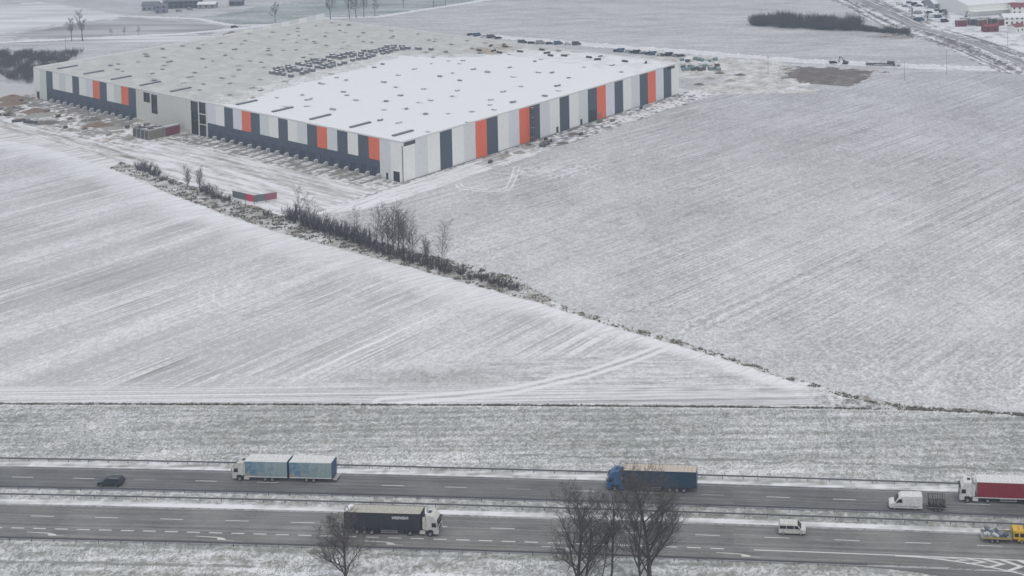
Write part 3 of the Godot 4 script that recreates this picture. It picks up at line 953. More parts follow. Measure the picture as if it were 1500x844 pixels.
# ---------------------------------------------------------------- vehicles: x points forward, z to the right
func wheel(v: Node3D, x: float, z: float, r: float, wd: float) -> void:
	var key := "wheel_%d_%d" % [int(r * 100), int(wd * 100)]
	if not M.has(key):
		M[key] = MB.new().lathe([[r * 0.55, -wd * 0.42], [r * 0.9, -wd * 0.5], [r, -wd * 0.36], [r, wd * 0.36], [r * 0.9, wd * 0.5], [r * 0.55, wd * 0.42]], 20).mesh()
		M[key + "_rim"] = MB.new().lathe([[0.0, -wd * 0.44], [r * 0.2, -wd * 0.46], [r * 0.28, -wd * 0.3], [r * 0.48, -wd * 0.3], [r * 0.57, -wd * 0.44], [r * 0.57, wd * 0.44], [r * 0.48, wd * 0.3], [r * 0.28, wd * 0.3], [r * 0.2, wd * 0.46], [0.0, wd * 0.44]], 16).mesh()
	var w := Node3D.new()
	w.name = "wheel"
	v.add_child(w, true)
	w.position = Vector3(x, r, z)
	part(w, "tyre", M[key], M.rubber)
	part(w, "rim", M[key + "_rim"], M.rim)

func place(called: String, label: String, category: String, x: float, o: float, left: bool) -> Node3D:
	var s := atan(road_slope(x))
	return thing(called, label, category, road_pt(x, o, 0.064), PI - s if left else -s)

# cab-over tractor unit, its front at x = 0
func cab(v: Node3D, paint_mat: Material, tall: float, trim: Material) -> void:
	var prof := [[0.0, 0.45], [0.0, 1.25], [-0.06, 1.75], [-0.22, 2.72], [-0.42, 3.0], [-0.95, tall - 0.12], [-1.35, tall], [-2.2, tall], [-2.25, 1.15], [-1.95, 1.02], [-1.85, 1.15], [-0.95, 1.15], [-0.85, 0.95], [-0.82, 0.45]]
	part(v, "cab", MB.new().prism(prof, -1.22, 1.22, 0.09, 0.10, 2.6).mesh(), paint_mat)
	var ws := MB.new()
	ws.prism([[-0.035, 1.78], [-0.205, 2.66], [-0.245, 2.66], [-0.075, 1.78]], -1.05, 1.05, 0.0)
	part(v, "windscreen", ws.mesh(), M.glass_dark)
	for s in [-1.0, 1.0]:
		var sw := MB.new()
		sw.prism([[-0.32, 1.72], [-0.42, 2.45], [-1.12, 2.45], [-1.12, 1.72]], s * 1.19, s * 1.235, 0.0)
		part(v, "side_window", sw.mesh(), M.glass_dark)
		part(v, "mirror", bmesh(Vector3(-0.02, 2.25, s * 1.42), Vector3(0.16, 0.62, 0.24), 0.04), trim)
		part(v, "headlight", bmesh(Vector3(0.0, 0.82, s * 0.98), Vector3(0.08, 0.2, 0.42), 0.03), M.lamp_clear)
		part(v, "wheel_arch", MB.new().prism([[-0.92, 0.9], [-1.0, 1.12], [-1.9, 1.12], [-1.98, 0.9], [-1.86, 0.9], [-1.8, 1.04], [-1.1, 1.04], [-1.04, 0.9]], s * 1.0, s * 1.25, 0.0).mesh(), M.black)
		part(v, "side_skirt", MB.new().prism([[-2.3, 0.42], [-3.3, 0.42], [-3.3, 1.0], [-2.3, 1.0]], s * 0.95, s * 1.22, 0.04).mesh(), paint_mat)
		part(v, "air_fairing", MB.new().prism([[-2.24, 1.15], [-2.24, tall - 0.25], [-2.75, tall - 0.35], [-2.75, 1.3]], s * 1.13, s * 1.2, 0.0).mesh(), paint_mat)
	part(v, "grille", MB.new().box(Vector3(0.012, 1.28, 0), Vector3(0.03, 0.5, 1.5)).box(Vector3(0.012, 0.75, 0), Vector3(0.03, 0.2, 1.2)).mesh(), M.black)
	part(v, "bumper", bmesh(Vector3(-0.08, 0.5, 0), Vector3(0.22, 0.3, 2.38), 0.06), trim)
	part(v, "sun_visor", MB.new().prism([[-0.16, 2.7], [0.06, 2.62], [0.06, 2.67], [-0.24, 2.86]], -1.05, 1.05, 0.0).mesh(), M.black)
	part(v, "roof_hatch", bmesh(Vector3(-1.75, tall + 0.03, 0), Vector3(0.6, 0.08, 0.7), 0.02), M.black)

func tractor(v: Node3D, paint_mat: Material, tall: float, trim: Material) -> void:
	cab(v, paint_mat, tall, trim)
	part(v, "chassis", MB.new().box(Vector3(-3.4, 0.82, 0.42), Vector3(4.6, 0.28, 0.12)).box(Vector3(-3.4, 0.82, -0.42), Vector3(4.6, 0.28, 0.12)).box(Vector3(-5.2, 1.0, 0), Vector3(0.9, 0.1, 1.0)).mesh(), M.black)
	for s in [-1.0, 1.0]:
		wheel(v, -1.42, s * 1.06, 0.5, 0.33)
		wheel(v, -5.0, s * 0.98, 0.5, 0.5)
		part(v, "mudguard", MB.new().prism([[-4.35, 0.7], [-4.45, 1.06], [-5.55, 1.06], [-5.65, 0.7], [-5.6, 0.7], [-5.5, 1.02], [-4.5, 1.02], [-4.4, 0.7]], s * 0.72, s * 1.24, 0.0).mesh(), M.black)

# curtain-sided box from x0 (front) to x1 (rear)
func curtain_box(v: Node3D, x0: float, x1: float, side: Material, top: Material, frame: Material, rear: Material, y0 := 1.15, y1 := 4.0) -> void:
	var ln := x0 - x1
	for s in [-1.0, 1.0]:
		var c := MB.new()
		var n := int(ln / 0.28)
		for i in n:
			var xa := x0 - ln * i / n
			var xb := x0 - ln * (i + 1) / n
			var za: float = s * (1.258 + 0.014 * ((i * 7) % 3))
			var zb: float = s * (1.258 + 0.014 * (((i + 1) * 7) % 3))
			c.uvquad(Vector3(xa, y0, za), Vector3(xb, y0, zb), Vector3(xb, y1 - 0.1, zb), Vector3(xa, y1 - 0.1, za), Vector3(0, 0, s), Vector2(float(i) / n if s < 0 else 1.0 - float(i) / n, 1), Vector2(float(i + 1) / n if s < 0 else 1.0 - float(i + 1) / n, 1), Vector2(float(i + 1) / n if s < 0 else 1.0 - float(i + 1) / n, 0), Vector2(float(i) / n if s < 0 else 1.0 - float(i) / n, 0))
		part(v, "side_curtain", c.mesh(), side)
		part(v, "top_rail", bmesh(Vector3((x0 + x1) * 0.5, y1 - 0.05, s * 1.25), Vector3(ln, 0.12, 0.09), 0.02), frame)
		part(v, "side_rail", bmesh(Vector3((x0 + x1) * 0.5, y0 - 0.07, s * 1.24), Vector3(ln, 0.15, 0.09), 0.02), frame)
	var rt := MB.new()
	var nr := int(ln / 0.68)
	for i in nr:
		var xa := x0 - ln * i / nr
		var xb := x0 - ln * (i + 1) / nr
		var xm := (xa + xb) * 0.5
		for q in [[xa, xm, 0.0, -0.025], [xm, xb, -0.025, 0.0]]:
			rt.quad(Vector3(q[0], y1 + q[2], -1.22), Vector3(q[1], y1 + q[3], -1.22), Vector3(q[1], y1 + q[3], 1.22), Vector3(q[0], y1 + q[2], 1.22), Vector3(xm, 0, 0))
	part(v, "roof_sheet", rt.mesh(), top)
	part(v, "front_wall", bmesh(Vector3(x0 - 0.04, (y0 + y1) * 0.5, 0), Vector3(0.08, y1 - y0, 2.46), 0.02), frame)
	part(v, "bed", bmesh(Vector3((x0 + x1) * 0.5, y0 - 0.06, 0), Vector3(ln - 0.05, 0.14, 2.38)), M.black)
	for s in [-1.0, 1.0]:
		part(v, "rear_door", bmesh(Vector3(x1 + 0.03, (y0 + y1) * 0.5, s * 0.61), Vector3(0.07, y1 - y0 - 0.1, 1.19), 0.02), rear)
		part(v, "tail_light", bmesh(Vector3(x1 - 0.02, 0.85, s * 1.0), Vector3(0.06, 0.14, 0.42), 0.02), M.lamp_red)
	part(v, "rear_bumper", bmesh(Vector3(x1 + 0.05, 0.55, 0), Vector3(0.12, 0.14, 2.3), 0.02), M.black)

func semi_trailer(v: Node3D, x0: float, side: Material, top: Material, frame: Material, rear: Material) -> void:
	var x1 := x0 - 13.6
	curtain_box(v, x0, x1, side, top, frame, rear)
	part(v, "trailer_frame", MB.new().box(Vector3(x0 - 8.0, 0.9, 0.5), Vector3(10.5, 0.35, 0.12)).box(Vector3(x0 - 8.0, 0.9, -0.5), Vector3(10.5, 0.35, 0.12)).mesh(), M.black)
	for s in [-1.0, 1.0]:
		for k in 3:
			wheel(v, x0 - 8.7 - 1.31 * k, s * 1.05, 0.5, 0.38)
		part(v, "side_guard", MB.new().box(Vector3(x0 - 5.6, 0.88, s * 1.2), Vector3(3.0, 0.1, 0.05)).box(Vector3(x0 - 5.6, 0.55, s * 1.2), Vector3(3.0, 0.1, 0.05)).box(Vector3(x0 - 4.3, 0.75, s * 1.18), Vector3(0.06, 0.6, 0.05)).box(Vector3(x0 - 6.9, 0.75, s * 1.18), Vector3(0.06, 0.6, 0.05)).mesh(), M.alu)
		part(v, "landing_leg", bmesh(Vector3(x0 - 3.0, 0.6, s * 0.75), Vector3(0.14, 0.9, 0.14), 0.02), M.black)
	part(v, "pallet_box", bmesh(Vector3(x0 - 11.8 + 4.2, 0.72, 0.0), Vector3(1.1, 0.5, 2.3), 0.04), M.black)

func print_image(w: int, h: int, how: Callable) -> ImageTexture:
	var im := Image.create(w, h, false, Image.FORMAT_RGB8)
	for j in h:
		for i in w:
			im.set_pixel(i, j, how.call((i + 0.5) / w, (j + 0.5) / h))
	return ImageTexture.create_from_image(im)

func build_lorries() -> void:
	# black semi on the near carriageway
	var v := place("semi_trailer_truck", "white cabbed lorry with black curtain trailer and beige roof, on the near carriageway", "lorry", -51.2, -199.4, false)
	tractor(v, M.cab_cream, 3.75, M.cab_grey)
	semi_trailer(v, -3.1, M.curtain_black, M.tarp_beige, M.black, M.p_dark)
	# worn white lettering, too far to read: separate blocks of print on the curtain
	for k in 8:
		var lm := MB.new()
		var x := -8.05 + k * 0.37
		var hh: float = [0.52, 0.46, 0.52, 0.5, 0.46, 0.52, 0.5, 0.46][k]
		for s in [-1.0, 1.0]:
			var f: float = s
			lm.box(Vector3(x, 3.25, f * 1.297), Vector3(0.09, hh, 0.01))
			lm.box(Vector3(x + 0.2, 3.25, f * 1.297), Vector3(0.09, hh * (1.0 if k % 3 else 0.7), 0.01))
			lm.box(Vector3(x + 0.1, 3.25 + (0.2 if k % 2 else -0.02), f * 1.296), Vector3(0.16, 0.09, 0.008))
		var lp := part(v, "lettering", lm.mesh(), M.white)
		lp.set_meta("label", "white print on the black curtain")
	# snow left on the roof end
	part(v, "roof_snow", bmesh(Vector3(-16.2, 4.03, 0.0), Vector3(0.75, 0.06, 2.3), 0.02), M.snow)
	# blue semi on the far carriageway
	v = place("semi_trailer_truck", "blue lorry with dark blue curtain trailer and pale beige roof, behind bare trees", "lorry", -23.2, -215.35, true)
	tractor(v, M.cab_blue, 3.65, M.cab_blue_dark)
	semi_trailer(v, -2.95, M.curtain_blue, M.tarp_pale, M.curtain_blue_dark, M.cab_blue_dark)
	# red semi leaving the picture
	v = place("semi_trailer_truck", "white cabbed lorry with red curtain trailer at the right edge", "lorry", 41.0, -215.4, true)
	tractor(v, M.cab_white, 3.75, M.cab_grey)
	semi_trailer(v, -3.1, M.curtain_red, M.tarp_white, M.white, M.white)
	# drawbar lorry with two printed boxes
	v = place("box_lorry", "white cabbed lorry with blue and green printed box, pulling a matching trailer", "lorry", -94.7, -215.3, true)
	cab(v, M.cab_cream, 3.55, M.cab_grey)
	curtain_box(v, -2.55, -10.7, M.curtain_print, M.tarp_white, M.white, M.cab_blue_dark, 1.0, 3.95)
	part(v, "chassis", MB.new().box(Vector3(-5.6, 0.75, 0.42), Vector3(9.0, 0.28, 0.12)).box(Vector3(-5.6, 0.75, -0.42), Vector3(9.0, 0.28, 0.12)).mesh(), M.black)
	for s in [-1.0, 1.0]:
		wheel(v, -1.42, s * 1.06, 0.48, 0.33)
		wheel(v, -6.4, s * 1.0, 0.48, 0.5)
		wheel(v, -7.75, s * 1.0, 0.48, 0.5)
	var q := place("drawbar_trailer", "blue and green printed box trailer coupled behind the matching white cabbed lorry", "trailer", -94.7, -215.3, true)
	curtain_box(q, -11.15, -19.3, M.curtain_print, M.tarp_white, M.white, M.cab_blue_dark, 1.0, 3.95)
	part(q, "drawbar", bmesh(Vector3(-11.2, 0.7, 0), Vector3(3.0, 0.16, 0.3), 0.03), M.black)
	part(q, "frame", MB.new().box(Vector3(-15.3, 0.78, 0.42), Vector3(7.8, 0.25, 0.12)).box(Vector3(-15.3, 0.78, -0.42), Vector3(7.8, 0.25, 0.12)).mesh(), M.black)
	part(q, "tail_lift", bmesh(Vector3(-19.75, 0.6, 0.0), Vector3(0.75, 0.12, 2.2), 0.03), M.alu)
	for s in [-1.0, 1.0]:
		wheel(q, -14.4, s * 1.03, 0.48, 0.38)
		wheel(q, -15.75, s * 1.03, 0.48, 0.38)

func build_small_vehicles() -> void:
	# dark estate car
	var v := place("estate_car", "black estate car on the far carriageway, left of the printed lorry", "car", -117.3, -212.0, true)
	var body := [[2.28, 0.32], [2.36, 0.55], [2.3, 0.78], [1.35, 0.98], [-1.95, 1.02], [-2.2, 0.98], [-2.3, 0.6], [-2.22, 0.32]]
	part(v, "body", MB.new().prism(body, -0.92, 0.92, 0.10).mesh(), M.car_black)
	part(v, "cabin", MB.new().prism([[1.3, 0.96], [0.55, 1.44], [0.3, 1.52], [-1.75, 1.50], [-2.12, 1.0]], -0.84, 0.84, 0.05, 0.16, 0.98).mesh(), M.car_black)
	part(v, "windscreen", MB.new().prism([[1.25, 1.03], [0.62, 1.43], [0.66, 1.45], [1.31, 1.03]], -0.7, 0.7, 0.0, 0.1, 1.0).mesh(), M.glass_dark)
	part(v, "rear_window", MB.new().prism([[-1.86, 1.42], [-2.08, 1.06], [-2.12, 1.06], [-1.9, 1.44]], -0.66, 0.66).mesh(), M.glass_dark)
	for s in [-1.0, 1.0]:
		for d in [[[1.0, 1.06], [0.5, 1.4], [-0.12, 1.42], [-0.12, 1.06]], [[-0.22, 1.06], [-0.22, 1.42], [-0.98, 1.42], [-0.98, 1.06]], [[-1.08, 1.06], [-1.08, 1.42], [-1.62, 1.40], [-1.85, 1.06]]]:
			part(v, "side_window", MB.new().pane(d, s, 0.84, 0.296, 0.98).mesh(), M.glass_dark)
		part(v, "headlight", bmesh(Vector3(2.27, 0.68, s * 0.66), Vector3(0.12, 0.14, 0.36), 0.03), M.lamp_clear)
		part(v, "tail_light", bmesh(Vector3(-2.24, 0.86, s * 0.74), Vector3(0.1, 0.2, 0.22), 0.03), M.lamp_red)
		part(v, "mirror", bmesh(Vector3(0.85, 1.08, s * 1.0), Vector3(0.14, 0.13, 0.2), 0.04), M.car_black)
		part(v, "roof_rail", bmesh(Vector3(-0.7, 1.54, s * 0.62), Vector3(1.9, 0.04, 0.04)), M.alu)
		wheel(v, 1.4, s * 0.82, 0.33, 0.22)
		wheel(v, -1.32, s * 0.82, 0.33, 0.22)
	# white panel van
	v = place("panel_van", "white high roofed panel van towing a cage trailer, far carriageway", "van", 27.9 + 3.0, -212.0, true)
	var vp := [[2.75, 0.35], [2.98, 0.45], [3.0, 0.85], [2.85, 1.1], [1.95, 1.32], [1.18, 2.25], [0.8, 2.52], [-2.75, 2.58], [-2.98, 2.4], [-3.0, 0.4], [-2.9, 0.35]]
	part(v, "body", MB.new().prism(vp, -0.99, 0.99, 0.12, 0.10, 1.3).mesh(), M.cab_white)
	part(v, "windscreen", MB.new().prism([[1.93, 1.40], [1.26, 2.2], [1.29, 2.24], [1.98, 1.40]], -0.82, 0.82, 0.0, 0.1, 1.4).mesh(), M.glass_dark)
	for s in [-1.0, 1.0]:
		part(v, "side_window", MB.new().pane([[1.72, 1.36], [1.2, 1.98], [0.62, 1.98], [0.62, 1.36]], s, 0.99, 0.078, 1.3).mesh(), M.glass_dark)
		part(v, "door_seam", MB.new().box(Vector3(0.5, 1.35, s * 0.988), Vector3(0.025, 1.7, 0.01)).box(Vector3(-0.9, 1.35, s * 0.985), Vector3(0.025, 1.8, 0.012)).mesh(), M.cab_grey)
		part(v, "rub_strip", bmesh(Vector3(-0.3, 0.72, s * 0.993), Vector3(4.2, 0.14, 0.03), 0.01), M.cab_grey)
		part(v, "mirror", bmesh(Vector3(1.6, 1.5, s * 1.14), Vector3(0.14, 0.34, 0.24), 0.04), M.black)
		part(v, "headlight", bmesh(Vector3(2.86, 0.92, s * 0.74), Vector3(0.22, 0.26, 0.3), 0.06), M.lamp_clear)
		part(v, "tail_light", bmesh(Vector3(-3.0, 1.0, s * 0.86), Vector3(0.05, 0.5, 0.14), 0.02), M.lamp_red)
		wheel(v, 2.02, s * 0.88, 0.35, 0.23)
		wheel(v, -1.65, s * 0.88, 0.35, 0.23)
	part(v, "bumper", bmesh(Vector3(2.92, 0.46, 0), Vector3(0.2, 0.26, 1.9), 0.06), M.black)
	part(v, "grille", bmesh(Vector3(2.965, 0.8, 0), Vector3(0.06, 0.22, 0.9), 0.02), M.black)
	# its trailer
	v = place("cage_trailer", "small trailer with dark wooden stakes and dark load, behind the white van", "trailer", 36.45, -212.0, true)
	part(v, "bed", bmesh(Vector3(0, 0.62, 0), Vector3(3.1, 0.1, 1.8), 0.02), M.alu)
	part(v, "side_boards", MB.new().box(Vector3(0, 0.85, 0.88), Vector3(3.1, 0.36, 0.05)).box(Vector3(0, 0.85, -0.88), Vector3(3.1, 0.36, 0.05)).box(Vector3(1.53, 0.85, 0), Vector3(0.05, 0.36, 1.75)).box(Vector3(-1.53, 0.85, 0), Vector3(0.05, 0.36, 1.75)).mesh(), M.black)
	for s in [-1.0, 1.0]:
		for k in 8:
			part(v, "stake", bmesh(Vector3(-1.45 + k * 0.414, 1.62, s * 0.88), Vector3(0.14 if k % 2 else 0.08, 1.25, 0.04)), M.stake if k % 3 else M.stake2)
		part(v, "top_rail", bmesh(Vector3(0, 2.24, s * 0.88), Vector3(3.1, 0.08, 0.06)), M.stake)
		wheel(v, 0.25, s * 0.98, 0.3, 0.2)
		wheel(v, -0.45, s * 0.98, 0.3, 0.2)
		part(v, "tail_light", bmesh(Vector3(-1.58, 0.62, s * 0.7), Vector3(0.04, 0.1, 0.2)), M.lamp_red)
	var heap := MB.new()
	for k in 5:
		heap.box(Vector3(-1.1 + k * 0.55, 0.98 + 0.12 * (k % 2), 0.1 * (k % 3 - 1)), Vector3(0.5, 0.6, 1.45), 0.05, Basis(Vector3.UP, 0.1 * k))
	part(v, "load", heap.mesh(), M.felt)
	part(v, "drawbar", bmesh(Vector3(2.0, 0.5, 0), Vector3(1.3, 0.08, 0.1)), M.black)
	# white minibus
	v = place("minibus", "white minibus with dark windows on the near carriageway", "minibus", 10.15, -203.0, false)
	var mp := [[2.2, 0.35], [2.34, 0.5], [2.32, 0.92], [1.55, 1.14], [0.85, 1.82], [0.5, 1.94], [-2.1, 1.96], [-2.32, 1.7], [-2.38, 0.6], [-2.3, 0.35]]
	part(v, "body", MB.new().prism(mp, -0.95, 0.95, 0.11, 0.16, 1.1).mesh(), M.cab_cream)
	part(v, "windscreen", MB.new().prism([[1.53, 1.21], [0.95, 1.78], [0.98, 1.82], [1.58, 1.21]], -0.75, 0.75, 0.0, 0.08, 1.2).mesh(), M.glass_dark)
	part(v, "rear_window", MB.new().prism([[-2.36, 1.2], [-2.30, 1.7], [-2.335, 1.72], [-2.39, 1.2]], -0.7, 0.7).mesh(), M.glass_dark)
	for s in [-1.0, 1.0]:
		for d in [[1.38, 0.95, 0.42], [0.32, 0.32, -0.9], [-1.0, -1.0, -2.1]]:
			part(v, "side_window", MB.new().pane([[d[0], 1.18], [d[1], 1.66], [d[2], 1.66], [d[2], 1.18]], s, 0.95, 0.186, 1.1).mesh(), M.glass_dark)
		part(v, "headlight", bmesh(Vector3(2.24, 0.86, s * 0.7), Vector3(0.2, 0.2, 0.32), 0.05), M.lamp_clear)
		part(v, "tail_light", bmesh(Vector3(-2.37, 1.0, s * 0.84), Vector3(0.06, 0.4, 0.14), 0.02), M.lamp_red)
		part(v, "mirror", bmesh(Vector3(1.35, 1.25, s * 1.06), Vector3(0.12, 0.22, 0.2), 0.04), M.black)
		wheel(v, 1.5, s * 0.85, 0.33, 0.22)
		wheel(v, -1.5, s * 0.85, 0.33, 0.22)
	part(v, "bumper", bmesh(Vector3(2.28, 0.44, 0), Vector3(0.18, 0.24, 1.8), 0.06), M.cab_grey)
	# yellow flatbed
	v = place("flatbed_truck", "yellow cabbed flatbed truck with a dark load at the right edge", "truck", 49.9, -203.1, false)
	var yp := [[0.0, 0.4], [0.0, 1.2], [-0.35, 2.0], [-0.6, 2.25], [-2.2, 2.3], [-2.3, 2.2], [-2.3, 0.8], [-1.55, 0.8], [-1.45, 0.4]]
	part(v, "cab", MB.new().prism(yp, -1.0, 1.0, 0.09, 0.08, 1.2).mesh(), M.cab_yellow)
	part(v, "windscreen", MB.new().prism([[-0.03, 1.22], [-0.34, 1.94], [-0.31, 1.97], [0.03, 1.22]], -0.85, 0.85).mesh(), M.glass_dark)
	for s in [-1.0, 1.0]:
		part(v, "side_window", MB.new().pane([[-0.22, 1.25], [-0.5, 1.85], [-1.1, 1.85], [-1.1, 1.25]], s, 1.0, 0.073, 1.2).mesh(), M.glass_dark)
		part(v, "rear_side_window", MB.new().pane([[-1.35, 1.25], [-1.35, 1.85], [-2.05, 1.85], [-2.05, 1.25]], s, 1.0, 0.073, 1.2).mesh(), M.glass_dark)
		part(v, "side_board", bmesh(Vector3(-5.0, 0.95, s * 1.12), Vector3(5.0, 0.36, 0.05), 0.01), M.board_yellow)
		wheel(v, -0.85, s * 0.9, 0.38, 0.24)
		wheel(v, -4.9, s * 0.9, 0.38, 0.4)
		wheel(v, -5.8, s * 0.9, 0.38, 0.4)
		part(v, "tail_light", bmesh(Vector3(-7.52, 0.7, s * 0.85), Vector3(0.05, 0.12, 0.3)), M.lamp_red)
		part(v, "mirror", bmesh(Vector3(-0.15, 1.5, s * 1.2), Vector3(0.1, 0.36, 0.2), 0.03), M.black)
	part(v, "bed", bmesh(Vector3(-5.0, 0.8, 0), Vector3(5.1, 0.14, 2.26), 0.02), M.alu)
	part(v, "headboard", bmesh(Vector3(-2.48, 1.5, 0), Vector3(0.08, 1.4, 2.2), 0.02), M.board_yellow)
	part(v, "chassis", bmesh(Vector3(-4.6, 0.58, 0), Vector3(5.6, 0.24, 0.9)), M.black)
	part(v, "light_bar", bmesh(Vector3(-1.2, 2.38, 0), Vector3(0.3, 0.14, 1.2), 0.04), M.lamp_amber)
	rng.seed = 31
	for k in 16:
		var sz := Vector3(rng.randf_range(0.5, 1.2), rng.randf_range(0.25, 0.55), rng.randf_range(0.4, 0.9))
		part(v, "scrap", MB.new().box(Vector3(rng.randf_range(-7.0, -3.1), rng.randf_range(1.05, 1.6), rng.randf_range(-0.65, 0.65)), sz, 0.05, Basis(Vector3(rng.randf(), rng.randf(), rng.randf()).normalized(), rng.randf_range(-0.6, 0.6))).mesh(), [M.scrap, M.scrap2, M.snow_dirty][k % 3])

# ---------------------------------------------------------------- bare trees and shrubs
# opt: kids per level, spread, how far limbs reach, where the first limb leaves, upward pull
func grow(trunk: MB, crown: MB, at: Vector3, dir: Vector3, ln: float, rad: float, level: int, opt: Dictionary) -> void:
	var n: int = [7, 5, 4, 3, 2, 2][level]
	var pts := PackedVector3Array([at])
	var rr := PackedFloat32Array([rad])
	var dirs := [dir]
	var p := at
	var d := dir
	var wig: float = [0.10, 0.18, 0.22, 0.26, 0.3, 0.3][level]
	for i in n:
		d = (d + Vector3(rng.randf_range(-wig, wig), rng.randf_range(-wig, wig) * 0.5 + opt.up * (0.10 if level > 0 else 0.16), rng.randf_range(-wig, wig))).normalized()
		p += d * ln / n
		pts.append(p)
		rr.append(maxf(rad * (1.0 - 0.82 * float(i + 1) / n), opt.thin))
		dirs.append(d)
	(trunk if level <= opt.wood else crown).tube(pts, rr, [8, 5, 4, 3, 3, 3][level])
	if level >= opt.depth:
		return
	var kids: int = opt.kids[level]
	var start: float = opt.start if level == 0 else 0.22
	var turn := rng.randf() * TAU
	for k in kids:
		var t := start + (1.0 - start) * (k + rng.randf() * 0.8) / kids
		var f := t * n
		var i := mini(int(f), n - 1)
		var q := pts[i].lerp(pts[i + 1], f - i)
		var r0 := lerpf(rr[i], rr[i + 1], f - i)
		turn += 2.4 + rng.randf_range(-0.5, 0.5)
		var dd: Vector3 = dirs[i]
		var side := dd.cross(Vector3(cos(turn), 0.2, sin(turn))).normalized()
		var ang: float = opt.spread * rng.randf_range(0.7, 1.2)
		var nd := dd.rotated(side, ang)
		if level == 0:
			nd = (nd + opt.bias).normalized()
		var l: float = ln * opt.reach * rng.randf_range(0.7, 1.1) * (1.0 - 0.55 * t if level == 0 else 1.0 - 0.35 * t)
		grow(trunk, crown, q, nd, l, minf(r0 * 0.72, maxf(l * 0.018, opt.thin)), level + 1, opt)

func tree_meshes(seed_by: int, height: float, opt: Dictionary) -> Array:
	rng.seed = seed_by
	var trunk := MB.new()
	var crown := MB.new()
	for s in opt.stems:
		grow(trunk, crown, Vector3(s[0], -0.3, s[1]), Vector3(s[2], 1, s[3]).normalized(), height * s[4], height * 0.013 * s[5], 0, opt)
	return [trunk.mesh(), crown.mesh()]

func tree(called: String, label: String, at: Vector3, m: Array, group := "", turn := 0.0, scale_by := Vector3.ONE, bark: Material = null) -> Node3D:
	var t := thing(called, label, "tree", at, turn, group)
	t.scale = scale_by
	part(t, "trunk", m[0], bark if bark else M.bark)
	part(t, "crown", m[1], bark if bark else M.twig)
	return t

func shrub_mesh(seed_by: int, h: float, w: float, count: int, thick: float) -> Array:
	rng.seed = seed_by
	var stem := MB.new()
	var twig := MB.new()
	for k in count:
		var a := rng.randf() * TAU
		var r := w * 0.35 * sqrt(rng.randf())
		var b := Vector3(cos(a) * r, -0.05, sin(a) * r)
		var d := Vector3(cos(a) * rng.randf_range(0.1, 0.7), 1.0, sin(a) * rng.randf_range(0.1, 0.7)).normalized()
		var ln := h * rng.randf_range(0.55, 1.05)
		var mid := b + d * ln * 0.5 + Vector3(rng.randf_range(-0.2, 0.2), 0, rng.randf_range(-0.2, 0.2))
		var tip := b + d * ln + Vector3(rng.randf_range(-0.35, 0.35), 0, rng.randf_range(-0.35, 0.35))
		stem.tube(PackedVector3Array([b, mid, tip]), PackedFloat32Array([thick, thick * 0.7, thick * 0.3]), 3)
		for q in 7:
			var t := rng.randf_range(0.25, 1.0)
			var p := b.lerp(mid, t * 2.0) if t < 0.5 else mid.lerp(tip, t * 2.0 - 1.0)
			var e := (d + Vector3(rng.randf_range(-1, 1), rng.randf_range(-0.1, 0.8), rng.randf_range(-1, 1)) * 0.9).normalized()
			var l2 := ln * rng.randf_range(0.18, 0.4)
			twig.tube(PackedVector3Array([p, p + e * l2 * 0.5 + Vector3(0, 0.03, 0), p + e * l2]), PackedFloat32Array([thick * 0.55, thick * 0.4, thick * 0.25]), 3)
	return [stem.mesh(), twig.mesh()]

